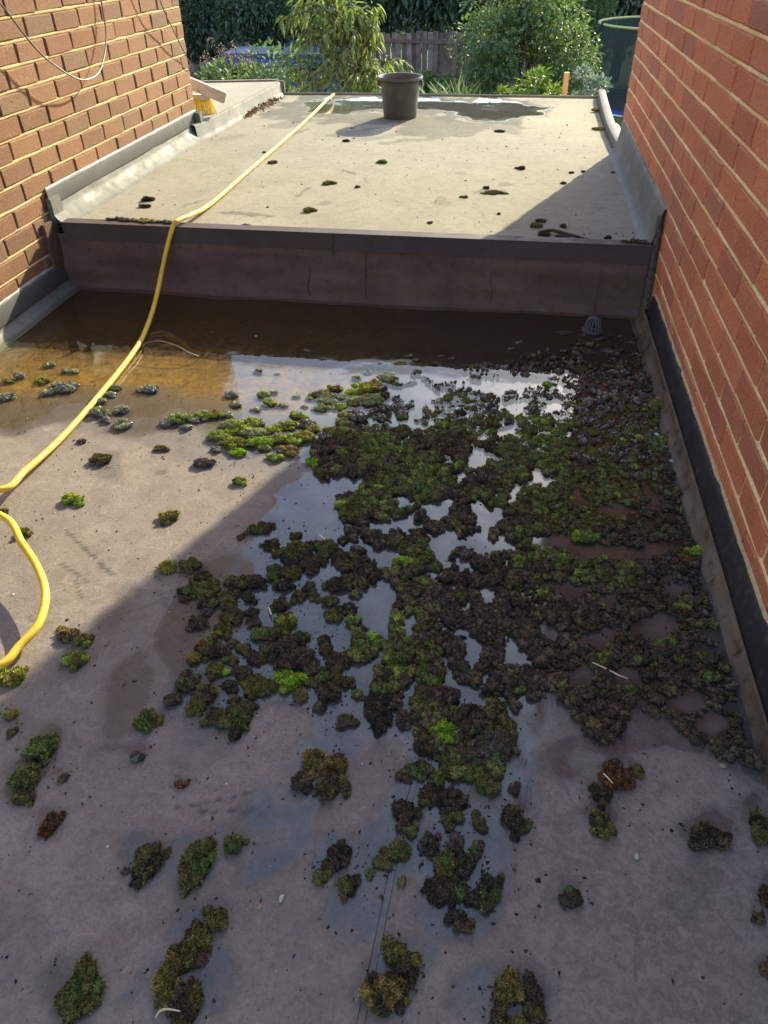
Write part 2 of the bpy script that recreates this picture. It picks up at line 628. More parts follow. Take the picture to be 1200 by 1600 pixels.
# single clumps: x, y, width, height in the photograph, main tone, second tone, label
CL = [
    # x, y, w, h, tone, tone2, label
    (158, 717, 34, 24, 'olive', 'brown', 'olive moss clump on dry sunlit roof just right of the hose'),
    (113, 780, 38, 24, 'lime', None, 'bright lime moss clump alone on sunlit roof above the hose bend'),
    (38, 832, 28, 18, 'ochre', 'olive', 'ochre moss clump tucked against the right side of the hose bend'),
    (4, 800, 20, 18, 'brown', None, 'dark brown moss lump at the left edge between two hose runs'),
    (265, 806, 32, 26, 'ochre', 'olive', 'ochre moss clump alone on sunlit roof with a small shadow'),
    (376, 752, 24, 15, 'olive', 'lime', 'small olive moss clump on sunlit roof below the wet pale mounds'),
    (127, 690, 18, 9, 'brown', 'grey', 'thin brown moss flake lying at the edge of the wet roof near the hose'),
    (253, 700, 24, 11, 'ochre', 'brown', 'flat ochre moss flake on damp sunlit roof'),
    (318, 723, 35, 19, 'mauve', 'brown', 'crumbly brown moss lump on damp roof left of the lime mounds'),
    (262, 885, 28, 27, 'ochre', 'lime', 'yellow green moss clump on the last sunlit roof beside the shadow line'),
    (300, 881, 36, 28, 'olive', 'brown', 'brown olive moss clump right on the shadow line'),
    (108, 990, 44, 26, 'brown', 'ochre', 'ragged flat brown moss scrap above the lime clump on the shadow line'),
    (132, 998, 30, 24, 'ochre', 'lime', 'yellow moss scrap joined to the ragged brown one'),
    (122, 1027, 40, 31, 'lime', 'olive', 'lime moss clump half in sun at the shadow line left'),
    (20, 1056, 44, 36, 'ochre', 'lime', 'yellow ochre moss clump at the left edge below the hose end'),
    (16, 1116, 22, 15, 'lime', 'ochre', 'tiny yellow moss crumb at the left edge of the sunlit roof'),
    (20, 1143, 17, 17, 'brown', None, 'tiny brown moss crumb at the left edge just inside the shadow'),
    (66, 1166, 48, 44, 'green', 'lime', 'green moss clump topmost of the three stacked at lower left'),
    (44, 1211, 46, 40, 'olive', 'green', 'olive moss clump in the middle of the three stacked at lower left'),
    (38, 1246, 40, 22, 'olive', 'brown', 'flat dark moss clump lowest of the three stacked at lower left'),
    (99, 1214, 18, 17, 'brown', 'rust', 'small brown moss crumb right of the three stacked clumps'),
    (78, 1283, 26, 40, 'rust', 'brown', 'upright reddish brown moss tuft at lower left'),
    (228, 1123, 36, 37, 'olive', 'green', 'olive moss clump at the lower end of the dark damp crescent'),
    (217, 1181, 26, 18, 'dark', 'grey', 'small dark moss lump with grey top right of the damp footprint'),
    (285, 1224, 22, 16, 'rust', 'brown', 'thin rusty moss shred alone on shaded roof'),
    (231, 1341, 44, 58, 'olive', 'dark', 'oval dark olive moss clump left of its olive neighbour at lower left'),
    (197, 1361, 18, 10, 'dark', 'brown', 'small dark moss tail beside the oval olive clump'),
    (307, 1342, 54, 68, 'green', 'olive', 'two toned moss clump with a lime green shoulder at lower left'),
    (366, 1316, 32, 31, 'olive', 'green', 'small pointed olive moss clump beside the blue wet patch'),
    (339, 1433, 36, 37, 'olive', None, 'round olive moss knob at the top of the diagonal chain'),
    (302, 1468, 44, 70, 'olive', 'brown', 'long olive moss piece in the middle of the diagonal chain'),
    (262, 1520, 42, 62, 'olive', 'ochre', 'lower olive moss piece at the foot of the diagonal chain'),
    (290, 1568, 46, 64, 'olive', 'brown', 'olive moss clump at the bottom edge below the diagonal chain'),
    (126, 1546, 62, 72, 'olive', 'green', 'spiky dark olive moss clump alone at the lower left corner'),
    (489, 1186, 36, 38, 'olive', 'ochre', 'upper left lobe of the four lobed moss cluster on wet roof'),
    (526, 1190, 36, 34, 'ochre', 'brown', 'upper right lobe of the four lobed moss cluster on wet roof'),
    (514, 1222, 48, 50, 'brown', 'olive', 'large lower lobe of the four lobed moss cluster on wet roof'),
    (473, 1221, 34, 28, 'dark', 'brown', 'dark left lobe of the four lobed moss cluster on wet roof'),
    (527, 1333, 38, 40, 'dark', 'brown', 'spiky black brown moss clump left of the moss tongue'),
    (503, 1368, 24, 26, 'olive', None, 'small round olive moss knob left of the moss tongue'),
    (543, 1383, 32, 34, 'olive', 'dark', 'small olive moss clump with a dark fringe left of the moss tongue'),
    (628, 1496, 52, 44, 'olive', 'brown', 'upper piece of the broken moss clump near the bottom edge centre'),
    (600, 1543, 64, 60, 'ochre', 'dark', 'large ochre topped piece of the broken moss clump near the bottom edge'),
    (645, 1520, 20, 30, 'dark', 'brown', 'thin dark arm of the broken moss clump near the bottom edge'),
    (793, 1538, 46, 44, 'ochre', 'olive', 'ochre upper left segment of the moss ring at the bottom edge'),
    (828, 1548, 34, 46, 'brown', 'dark', 'dark upper right segment of the moss ring at the bottom edge'),
    (834, 1580, 30, 34, 'olive', 'brown', 'right segment of the moss ring at the bottom edge'),
    (806, 1596, 40, 26, 'olive', 'ochre', 'lower segment of the moss ring at the bottom edge'),
    (778, 1590, 28, 40, 'brown', 'olive', 'left segment of the moss ring at the bottom edge'),
    (893, 1402, 36, 28, 'green', 'dark', 'small green moss clump alone on scaly roof at lower right'),
    (940, 1284, 40, 40, 'olive', 'dark', 'dark olive moss clump just below the reddish one'),
    (962, 1210, 52, 44, 'rust', 'brown', 'reddish brown moss clump with a pale straw at right'),
    (992, 1203, 26, 22, 'brown', 'olive', 'small moss wisp on the right of the reddish clump'),
    (938, 1240, 32, 30, 'dark', 'brown', 'dark moss tail below left of the reddish clump'),
    (1106, 1303, 64, 40, 'brown', 'dark', 'oblong dark brown moss clump at lower right'),
    (1188, 1288, 36, 44, 'olive', 'dark', 'dark moss clump in a wet ring at the right edge'),
    (1197, 1395, 24, 50, 'rust', 'brown', 'rusty moss tuft cut by the right edge of the view'),
    (1184, 1431, 22, 20, 'brown', 'dark', 'small brown moss crumb near the right edge below the rusty tuft'),
    (1196, 1515, 18, 22, 'brown', None, 'small brown moss crumb at the right edge, lowest of three'),
    (699, 1141, 46, 40, 'vivid', None, 'vivid lime moss cushion at the top of the moss tongue'),
    (711, 731, 22, 22, 'vivid', None, 'vivid lime moss knob in the upper middle of the mat'),
    (855, 602, 22, 18, 'vivid', 'green', 'green moss knob standing in the far wet part of the mat'),
    (1087, 862, 34, 22, 'lime', 'green', 'lime capped moss knob against the right hand upstand'),
    (1104, 850, 22, 34, 'rust', 'brown', 'brown moss lump between the lime capped knob and the upstand'),
    (1068, 872, 22, 16, 'rust', None, 'rusty moss lump left of the lime capped knob by the upstand'),
    (453, 1061, 50, 36, 'vivid', 'lime', 'large lime moss cushion at the lower left edge of the mat'),
    (352, 1050, 17, 13, 'vivid', None, 'tiny vivid green moss bead in the left fringe of the mat'),
    (446, 970, 38, 36, 'olive', 'lime', 'round yellow olive moss cushion in the left fringe'),
    (547, 797, 34, 34, 'olive', 'green', 'round olive moss cushion at the upper left edge of the mat'),
    (588, 1000, 30, 26, 'vivid', 'green', 'lime moss knob right of the long central puddle'),
    (632, 877, 36, 20, 'lime', 'vivid', 'flat lime moss patch in the middle of the mat'),
    (813, 873, 24, 28, 'vivid', 'green', 'lime moss knob in the right middle of the mat'),
    (912, 836, 42, 30, 'lime', 'green', 'broad lime green moss cushion in the right part of the mat'),
    (985, 886, 36, 26, 'olive', 'ochre', 'tall olive moss cushion in the right part of the mat'),
    (663, 910, 18, 14, 'vivid', None, 'small lime moss bead below the flat lime patch'),
    (1062, 948, 28, 24, 'rust', 'lime', 'moss knob half rust and half green near the right upstand'),
    (946, 1024, 24, 26, 'lime', 'olive', 'yellow green moss knob at the lower right of the mat'),
    (410, 690, 46, 26, 'vivid', 'lime', 'brightest sunlit lime moss cushion among the pool mounds'),
    (368, 692, 44, 28, 'lime', 'ochre', 'sunlit lime moss mound left of the brightest cushion'),
    (372, 707, 30, 16, 'vivid', 'lime', 'small sunlit lime moss mound in front of the brightest cushion'),
    (343, 680, 42, 24, 'lime', 'pale', 'pale lime moss mound at the left of the sunlit group'),
    (383, 671, 48, 22, 'lime', 'pale', 'pale lime moss mound at the back of the sunlit group'),
    (495, 705, 22, 18, 'lime', 'vivid', 'upper lime moss bead on the shadow line by the pool'),
    (489, 721, 24, 18, 'vivid', 'lime', 'lower lime moss bead on the shadow line by the pool'),
]
MAT_POLY = [(640, 575), (760, 570), (860, 545), (930, 522), (1000, 512), (1022, 560), (1047, 630), (1078, 720), (1101, 800), (1124, 880),
            (1145, 960), (1165, 1040), (1190, 1110), (1215, 1160), (1215, 1215), (1150, 1185), (1075, 1150), (1040, 1110), (990, 1130),
            (940, 1168), (905, 1130), (870, 1088), (800, 1110), (800, 1180), (770, 1230), (720, 1225), (680, 1180), (640, 1130), (600, 1100),
            (560, 1100), (545, 1030), (548, 900), (535, 830), (520, 760), (490, 738), (500, 690), (545, 655), (600, 605)]
HOLES = [(662, 612, 34, 13), (754, 703, 20, 12), (796, 667, 14, 13), (683, 792, 24, 13), (617, 817, 32, 12), (758, 804, 20, 17), (754, 846, 26, 15),
         (692, 850, 18, 22), (842, 747, 17, 14), (802, 767, 7, 11), (596, 875, 24, 14), (525, 854, 26, 10), (583, 962, 26, 38), (642, 983, 9, 22),
         (808, 1021, 17, 20), (806, 591, 40, 8), (772, 599, 26, 14), (806, 631, 20, 9), (877, 606, 18, 7), (874, 638, 17, 7), (960, 792, 24, 8),
         (1027, 786, 14, 7), (994, 861, 50, 13), (930, 857, 34, 12), (866, 839, 22, 14), (772, 846, 22, 14), (859, 985, 14, 20), (937, 996, 26, 10),
         (1027, 985, 22, 20), (1110, 1015, 30, 10), (637, 1087, 10, 24), (700, 1062, 12, 24), (754, 1075, 12, 14), (620, 585, 30, 10), (700, 578, 26, 8),
         (537, 752, 24, 14), (650, 640, 14, 10), (660, 700, 14, 6), (720, 880, 10, 14), (950, 940, 14, 12), (1060, 920, 20, 10), (560, 1060, 26, 26),
         (760, 930, 12, 16), (890, 920, 16, 10), (600, 925, 14, 14), (900, 1060, 18, 14), (980, 1060, 20, 12), (1080, 1100, 24, 14), (1120, 1130, 20, 14), (745, 1015, 12, 18)]



def build_lower_roof():
    xs = np.arange(XL - 0.005, XR + 0.006, 0.0085)
    ys = np.arange(-0.6, Y_STEP + 0.02, 0.0085)
    X, Y = np.meshgrid(xs, ys, indexing='ij')
    Z = roof_z(X, Y)
    P = np.stack([X, Y, np.zeros_like(X)], -1)
    pc, depth = to_px(P)
    w1, w2 = fbm(X * 9, Y * 9, 5, 4), fbm(X * 9, Y * 9, 8, 4)
    px, py = pc[..., 0] + w1 * 26, pc[..., 1] + w2 * 26
    ok = depth > 0.15
    wet = np.zeros(X.shape)
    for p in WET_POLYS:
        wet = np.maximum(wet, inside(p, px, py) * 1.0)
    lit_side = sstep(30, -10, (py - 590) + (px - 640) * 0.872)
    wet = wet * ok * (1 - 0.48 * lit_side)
    halo = [(x, y + 0.22 * h, w * 0.85, h * 0.72, 0, 0.85) for (x, y, w, h, *_) in CL if y > 1130]
    wet = np.maximum(blur(wet, 2), blobs_px(px, py, WET_BLOBS + halo, 0.35, w1) * ok)
    wet = np.maximum(wet, sstep(WATER_Z + 0.0025, WATER_Z + 0.0005, Z))
    # drying streaks where the film is thin
    thin = sstep(1080, 1180, py) * ok
    wet = wet * (1 - 0.42 * thin * sstep(0.05, 0.3, fbm(X * 22, Y * 22, 3, 4)))
    wet = blur(wet, 1)
    silt = sstep(WATER_Z - 0.0015, WATER_Z - 0.006, Z) * (0.72 + 0.28 * fbm(X * 7, Y * 7, 1, 3))
    silt = np.clip(silt, 0, 1) * sstep(0.0, -0.5, X + 0.3 * w1)
    stain_and_dark_patch = blobs_px(pc[..., 0] + w1 * 4, pc[..., 1] + w2 * 4, STAIN_LO, 0.6, fbm(X * 60, Y * 60, 2, 3)) * ok
    # dried, scaly tide marks on the near right of the roof and thinly elsewhere
    sm = sstep(700, 980, pc[..., 0]) * sstep(1120, 1250, pc[..., 1]) + 0.45 * sstep(1050, 1250, pc[..., 1])
    sm = np.clip(sm, 0, 1) * ok
    muck_and_shade = inside(MAT_POLY, px, py) & ~(blobs_px(px, py, HOLES) > 0.5)
    step_shade = sstep(2.05, 2.5, Y + 0.2 * fbm(X * 4, Y * 4, 21, 4)) * 0.9  # the step's cast shade, painted into the colour of the pool bottom
    muck_and_shade = blur(muck_and_shade * 1.0 * ok, 3) * (0.55 + 0.9 * fbm(X * 14, Y * 14, 12, 3)).clip(0, 1)
    muck_and_shade = np.maximum(muck_and_shade, step_shade)
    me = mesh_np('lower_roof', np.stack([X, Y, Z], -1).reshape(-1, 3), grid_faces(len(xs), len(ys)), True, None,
                 {'wet': wet, 'silt': silt, 'stain_and_dark_patch': stain_and_dark_patch, 'scale_mark': sm, 'muck_and_shade': muck_and_shade, 'damp': np.zeros_like(X)})
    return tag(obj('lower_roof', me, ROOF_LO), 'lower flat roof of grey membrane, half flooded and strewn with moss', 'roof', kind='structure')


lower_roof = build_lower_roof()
# the lap of two membrane sheets: a low welded ridge that runs to the camera
lap = [on_z(x, y, 0.03) for x, y in ((668, 1130), (645, 1215), (622, 1300), (604, 1380), (588, 1460), (566, 1560), (550, 1640))]
lap = [np.array([p[0], p[1], roof_z(p[0], p[1]) + 0.0002]) for p in spline(lap, 8)]
MB().tube(lap, 0.0006, 6).build('seam', TWIG, lower_roof, True)
MB().tube([p + np.array([0.011, 0.0, 0]) for p in lap], 0.0005, 6).build('seam', TWIG, lower_roof, True)


def build_water():
    xs = np.linspace(XL + 0.012, XR - 0.008, 120)
    ys = np.linspace(0.7, Y_STEP - 0.004, 110)
    X, Y = np.meshgrid(xs, ys, indexing='ij')
    me = mesh_np('puddle_water', np.stack([X, Y, np.full_like(X, WATER_Z)], -1).reshape(-1, 3), grid_faces(120, 110), True)
    return tag(obj('puddle_water', me, WATER), 'shallow standing water pooled against the roof step', 'water', kind='structure')


build_water()

# ------------------------------------------------------------------ the upper roof with its step
UP_FAR = [(-1.81, 6.20), (-1.39, 6.235), (0.0, 6.25), (0.575, 6.26)]
UP_RIGHT = [(0.572, 6.26), (0.552, 5.595), (0.543, 5.09), (0.549, 4.69), (0.556, 4.52), (0.57, 4.30), (0.57, 2.95)]
UP_WET = [(770, 172, 70, 16, 2, 1.0), (640, 162, 140, 9, 1, 1.0), (540, 168, 60, 8, -5, 0.95)]
UP_DAMP = [(640, 163, 190, 18, 1, 0.95), (765, 173, 82, 22, 2, 1.25), (500, 172, 80, 14, -6, 0.9), (600, 186, 100, 12, 0, 0.75), (665, 205, 60, 7, -4, 0.75),
           (725, 204, 50, 8, -10, 0.75), (630, 222, 45, 4, -6, 0.6), (690, 196, 70, 8, 4, 0.75), (455, 178, 40, 12, -15, 0.65), (450, 194, 45, 6, -10, 0.55),
           (795, 200, 30, 6, 0, 0.6), (560, 205, 50, 5, -8, 0.5)]
UP_SCUFF = [(385, 335, 42, 3.0, 6, 0.75), (690, 316, 14, 8, 0, 0.4), (796, 354, 15, 7, -10, 0.45), (790, 288, 14, 4, 0, 0.5),
            (360, 216, 28, 4, -12, 0.30), (508, 318, 9, 3.5, 0, 0.5), (406, 292, 7, 2.4, 0, 0.4), (545, 269, 12, 1.4, 15, 0.8),
            (590, 215, 50, 3, -6, 0.4), (470, 206, 15, 2, -20, 0.6), (770, 300, 22, 4, 0, 0.6), (300, 318, 20, 2, -20, 0.4),
            (470, 302, 14, 1.8, -40, 0.7), (720, 272, 9, 3, 0, 0.4), (640, 262, 7, 2, 10, 0.4), (570, 280, 6, 2, 40, 0.6)]


def build_upper_roof():
    xs = np.arange(-1.905, 0.60, 0.0125)
    ys = np.arange(Y_STEP, 6.262, 0.0125)
    t = np.linspace(0, 1, len(xs))
    rr = np.interp(ys, [p[1] for p in UP_RIGHT[::-1]], [p[0] for p in UP_RIGHT[::-1]])
    X = -1.905 + np.outer(t, rr + 1.905)
    far = np.interp(X[:, -1], [p[0] for p in UP_FAR], [p[1] for p in UP_FAR])
    u = (ys - Y_STEP) / (6.26 - Y_STEP)
    Y = Y_STEP + np.outer(far - Y_STEP, u)
    Z = Z_UP + 0.004 * fbm(X * 2.2, Y * 2.2, 3, 3) + 0.0008 * fbm(X * 16, Y * 16, 1, 3) - 0.006 * sstep(5.3, 5.8, Y) * sstep(6.2, 6.0, Y)
    Z = Z + 0.013 * sstep(Y_STEP + 0.06, Y_STEP, Y)
    pc, _ = to_px(np.stack([X, Y, Z], -1))
    w1, w2 = fbm(X * 8, Y * 8, 5, 4), fbm(X * 8, Y * 8, 8, 4)
    px, py = pc[..., 0] + w1 * 30, pc[..., 1] + w2 * 8
    damp = blur(blobs_px(px, py, UP_DAMP, 0.55, fbm(X * 12, Y * 5, 4, 4)), 1)
    wet = blur(blobs_px(px, py, UP_WET, 0.5, fbm(X * 12, Y * 5, 4, 4)), 1)
    silt = np.zeros_like(X)
    stain_and_dark_patch = blobs_px(pc[..., 0] + w1 * 6, pc[..., 1] + w2 * 2, UP_SCUFF, 0.9, fbm(X * 45, Y * 45, 2, 3)) * 0.8
    # the pond by the far edge is darkened further
    stain_and_dark_patch = np.maximum(stain_and_dark_patch, 0.62 * blobs_px(px, py, [(772, 171, 66, 15, 2), (650, 160, 130, 9, 1), (560, 166, 60, 9, -4, 0.8)], 0.35, fbm(X * 12, Y * 5, 9, 4)))
    me = mesh_np('upper_roof', np.stack([X, Y, Z], -1).reshape(-1, 3), grid_faces(len(xs), len(ys)), True, None,
                 {'wet': wet, 'silt': silt, 'stain_and_dark_patch': stain_and_dark_patch, 'scale_mark': np.zeros_like(X), 'muck_and_shade': np.zeros_like(X), 'damp': damp})
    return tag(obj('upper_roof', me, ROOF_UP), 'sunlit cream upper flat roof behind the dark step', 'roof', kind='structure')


upper_roof = build_upper_roof()


def strip(name, mat, prof, ys, axis_fn, parent, amp=0.0, seed=0, freq=(9, 30), smooth=True, ends=True):
    """a profile swept along the wall, with the puckers of a hand-laid sheet"""
    P = np.array(prof, float)
    nu, nv = len(ys), len(P)
    V = np.zeros((nu, nv, 3))
    for i, y in enumerate(ys):
        for j in range(nv):
            k = 1.0 if 0 < j < nv - 1 else 0.25
            d = amp * k * (fbm(y * freq[0], P[j, 1] * freq[1], seed, 3))
            V[i, j] = axis_fn(P[j, 0] + d, y, P[j, 1] + 0.25 * d)
    me = mesh_np(name, V.reshape(-1, 3), grid_faces(nu, nv), smooth)
    o = obj(name, me, mat, parent)
    return o


def dense(prof, n):
    P = np.array(prof, float)
    s = np.concatenate([[0], np.cumsum(np.hypot(*np.diff(P, axis=0).T))])
    t = np.linspace(0, s[-1], n)
    return np.stack([np.interp(t, s, P[:, 0]), np.interp(t, s, P[:, 1])], 1)


# the step: membrane face below, a metal drip trim on top
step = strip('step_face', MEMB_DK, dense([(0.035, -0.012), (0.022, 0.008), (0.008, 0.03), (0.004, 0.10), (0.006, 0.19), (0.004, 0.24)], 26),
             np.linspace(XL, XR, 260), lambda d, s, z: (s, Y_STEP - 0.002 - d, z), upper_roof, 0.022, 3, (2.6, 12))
MB().box(((XL + 0.055 + XR - 0.012) / 2, Y_STEP - 0.006, 0.254), (XR - XL - 0.067, 0.016, 0.066)).box(
    ((XL + 0.055 + XR - 0.012) / 2, Y_STEP + 0.016, 0.2865), (XR - XL - 0.067, 0.062, 0.004)).build('edge_trim', membrane_mat('step_trim', (0.058, 0.042, 0.042), (0.085, 0.062, 0.060), 0.5, (0.04, 0.03, 0.03)), upper_roof, False, 0.0015)
for lx in (-0.62, 0.31):
    strip('membrane_lap', MEMB_DK, dense([(0.024, 0.006), (0.0115, 0.032), (0.0085, 0.10), (0.0095, 0.19), (0.0085, 0.222)], 14), np.linspace(lx, lx + 0.07, 8),
          lambda d, s, z: (s, Y_STEP - 0.004 - d, z), upper_roof, 0.02, 3, (2.6, 12))
# two dark drip runs on the step face
for (x, y0, y1, w_) in ((483, 415, 462, 3), (520, 368, 398, 2.2), (768, 420, 470, 1.2)):
    a, b = on_y(x, y0, Y_STEP - 0.018), on_y(x - 1, y1, Y_STEP - 0.018)
    pts = [a + (b - a) * t + np.array([0.004 * math.sin(9 * t + x), 0.002 * math.sin(t * 7), 0]) for t in np.linspace(0, 1, 9)]
    MB().tube(pts, [w_ * 0.0009 * (0.5 + t) for t in np.linspace(0, 1, 9)], 6).build('drip_mark', TWIG, upper_roof, True)
# far rim of the roof
rim = [np.array([p[0], p[1], Z_UP + 0.004]) for p in UP_FAR]
MB().tube(rim, 0.011, 8).build('far_edge_trim', MEMB, upper_roof, True)

# the bowed trim along the right edge beyond the corner of the house
bt = spline([(0.578, 6.28, Z_UP), (0.558, 5.595, Z_UP), (0.549, 5.09, Z_UP), (0.555, 4.69, Z_UP), (0.564, 4.50, Z_UP)], 8)
V = []
for p in bt:
    for dx, dz in ((0.0, -0.03), (0.0, 0.045), (0.010, 0.052), (0.042, 0.052), (0.05, 0.044), (0.05, -0.06)):
        V.append((p[0] + dx, p[1], p[2] + dz))
nb = len(bt)
bow = MB()
bow.add(V, [tuple(f) for f in grid_faces(nb, 6)] + [tuple(range(6)), tuple(range((nb - 1) * 6, nb * 6))])
bow.build('curved_edge_trim', MEMB, upper_roof, True)
tag(MB().tube([(0.66, 5.62, 0.17), (0.655, 5.56, 0.20), (0.648, 5.42, 0.215), (0.645, 5.30, 0.19)], [0.018, 0.03, 0.03, 0.02], 10)
    .build('clay_tile_fragment', simple('clay', (0.40, 0.22, 0.13), (0.52, 0.32, 0.2), 30, 0.85, 0.3), None, True),
    'small orange clay piece beside the curved white roof trim', 'clay fragment')

# raised roof to the left, beyond the house corner, with its kerb
KERB = [(-1.865, 4.58), (-1.845, 4.75), (-1.825, 5.2), (-1.805, 5.7), (-1.787, 6.21)]
kz = 0.352
ks = spline([(x, y, 0) for x, y in KERB], 8)
V = []
for p in ks:
    for dx, z in ((0.045, Z_UP - 0.006), (0.022, Z_UP + 0.004), (0.010, Z_UP + 0.02), (0.006, kz - 0.012), (0.0, kz - 0.002), (-0.012, kz + 0.001)):
        n_ = 0.004 * fbm(p[1] * 6, z * 30, 2, 3)
        V.append((p[0] + dx + n_, p[1], z))
raised = MB()
Vr = [(-4.6, 4.60, kz), (-4.6, 5.55, kz)]
top = [(p[0] - 0.012, p[1], kz + 0.001) for p in ks]
Fr = []
Vr = top + [(-4.6, 4.58 + (5.6 - 4.58) * i / (len(top) - 1), kz) for i in range(len(top))]
n_ = len(top)
for i in range(n_ - 1):
    Fr.append((i, i + 1, n_ + i + 1, n_ + i))
raised.add(Vr, Fr)
raised_o = raised.build('raised_roof', simple('raised_membrane', (0.235, 0.215, 0.17), (0.29, 0.265, 0.21), 3.5, 0.9, 0.2, 0.003, 120, spec=0.2))
tag(raised_o, 'small raised flat roof beyond the left house corner', 'roof', kind='structure')
kb = MB()
kb.add(V, [tuple(f) for f in grid_faces(len(ks), 6)])
kb.build('kerb', MEMB, raised_o, True)
ke = ks[-1]
MB().box((ke[0] - 0.012, ke[1] + 0.012, 0.30), (0.075, 0.03, 0.115)).build('kerb_end', MEMB, raised_o, True, 0.006)
MB().box((-3.2, 6.0, 0.33), (2.8, 0.04, 0.05), Matrix.Rotation(math.radians(12.6), 3, 'Z')).build('far_edge_trim', MEMB, raised_o)

# ------------------------------------------------------------------ brick walls
BR_H = 0.075
WALL_TOP = 3.3


def brick_mesh(name, L, Hh, D, seed):
    r = random.Random(seed)
    j = lambda a: r.uniform(-a, a)
    ch = 0.004
    yy, zz = L / 2, Hh / 2
    V = []
    for (sy, sz) in ((-1, -1), (1, -1), (1, 1), (-1, 1)):      # front face corners
        V.append((j(0.0022), sy * (yy - ch) + j(0.0034), sz * (zz - ch) + j(0.0026)))
    for (sy, sz) in ((-1, -1), (1, -1), (1, 1), (-1, 1)):      # chamfer
        V.append((-ch * 0.9 + j(0.001), sy * yy + j(0.0018), sz * zz + j(0.0014)))
    for (sy, sz) in ((-1, -1), (1, -1), (1, 1), (-1, 1)):
        V.append((-D, sy * yy, sz * zz))
    F = [(0, 1, 2, 3)]
    for k in range(4):
        a, b = k, (k + 1) % 4
        F.append((a + 4, b + 4, b, a))
        F.append((a + 8, b + 8, b + 4, a + 4))
    return V, F


def brick_wall(x_face, sgn, y0, y1, bed0, bed_h, perp0, pitch, vis, label, bricks, recess=0.006):
    """sgn = +1: the face looks towards +x. vis = (ymin, zmin, zmax) of the bricks the camera can tell apart."""
    t = empty('brick_wall', (x_face, (y0 + y1) / 2, -0.05))
    tag(t, label, 'wall', 'brick house walls flanking the roof')
    off = Vector((x_face, (y0 + y1) / 2, -0.05))
    joint = 0.0115
    variants = []
    rotz = 0 if sgn > 0 else math.pi
    for k in range(9):
        V, F = brick_mesh('brick', pitch - joint, bed_h - joint, 0.06, 100 + k)
        me = bpy.data.meshes.new('brick')
        me.from_pydata(V, [], F)
        me.materials.append(bricks[0])
        variants.append(me)
    cut_cache = {}
    mass = MB()
    k0 = int(math.floor((-0.15 - bed0) / bed_h))
    k1 = int(math.ceil((WALL_TOP - bed0) / bed_h))
    R = random.Random(int(y1 * 1000))
    for k in range(k0, k1):
        zc = bed0 + (k + 0.5) * bed_h
        base = perp0 + (pitch / 2 if k % 2 else 0.0)
        n0 = int(math.floor((y0 - base) / pitch))
        n1 = int(math.ceil((y1 - base) / pitch))
        for n in range(n0, n1):
            a, b = max(base + n * pitch, y0), min(base + (n + 1) * pitch, y1 + 0.0)
            last = b >= y1 - 1e-6
            if b - a < 0.03:
                continue
            L = b - a - (joint if not last else joint / 2)
            yc = (a + b) / 2 + (joint / 4 if last else 0)
            full = abs((b - a) - pitch) < 1e-3 and not last
            proud = R.uniform(-0.0008, 0.0026)
            if b > vis[0] and vis[1] < zc < vis[2]:
                if full:
                    me = R.choice(variants)
                else:
                    key = (round(L, 3), R.randrange(2))
                    if key not in cut_cache:
                        V, F = brick_mesh('brick', L, bed_h - joint, 0.06, hash(key) % 999)
                        m2 = bpy.data.meshes.new('brick')
                        m2.from_pydata(V, [], F)
                        m2.materials.append(bricks[0])
                        cut_cache[key] = m2
                    me = cut_cache[key]
                o = bpy.data.objects.new('brick', me)
                o.location = Vector((x_face + sgn * proud, yc, zc)) - off
                o.rotation_euler = (R.uniform(-0.010, 0.010), R.uniform(-0.010, 0.010), rotz + R.uniform(-0.008, 0.008))
                link(o, t)
            else:
                V, F = brick_mesh('brick', L, bed_h - joint, 0.06, R.randrange(9999))
                mass.add([(sgn * (v[0] + proud), v[1] * sgn + yc - off.y, v[2] + zc - off.z) for v in V], F)
    mo = mass.build('brick_mass', bricks[1], t)
    mo['kind'] = 'stuff'
    # the mortar behind the bricks, then the struck bed joints almost flush with their faces
    core = MB().box((-sgn * (1.2 + recess), (y0 + y1 - 0.012) / 2 - off.y, (WALL_TOP - 0.2) / 2 - off.z), (2.4, y1 - y0 - 0.012, WALL_TOP + 0.2))
    core.build('mortar', bricks[2], t)
    ys = np.arange(y0, y1 - 0.002, 0.018)
    Vb, Fb, c = [], [], 0
    for k in range(k0, k1 + 1):
        z = bed0 + k * bed_h
        hh = joint / 2
        d = 0.0012 + 0.0016 * noise(ys * 14, z * 50, 1)
        e1 = hh * (1.05 + 0.35 * noise(ys * 23, z * 40, 2)) + 0.0006
        e2 = hh * (1.05 + 0.35 * noise(ys * 23, z * 40, 7)) + 0.0006
        wob = 0.0012 * noise(ys * 9, z * 40, 9)
        rows = np.stack([
            np.stack([np.full_like(ys, -0.008), ys, z - e1 + wob], 1), np.stack([-d - 0.001, ys, z - e1 * 0.85 + wob], 1),
            np.stack([-d + 0.0018, ys, z + wob], 1), np.stack([-d - 0.0012, ys, z + e2 * 0.85 + wob], 1),
            np.stack([np.full_like(ys, -0.008), ys, z + e2 + wob], 1)], 1)
        rows[:, :, 0] *= sgn
        rows[:, :, 1] -= off.y
        rows[:, :, 2] -= off.z
        Vb.append(rows.reshape(-1, 3))
        Fb.append(grid_faces(len(ys), 5) + c)
        c += len(ys) * 5
    obj('bed_joint', mesh_np('bed_joint', np.concatenate(Vb), np.concatenate(Fb), True), bricks[2], t)
    return t, off


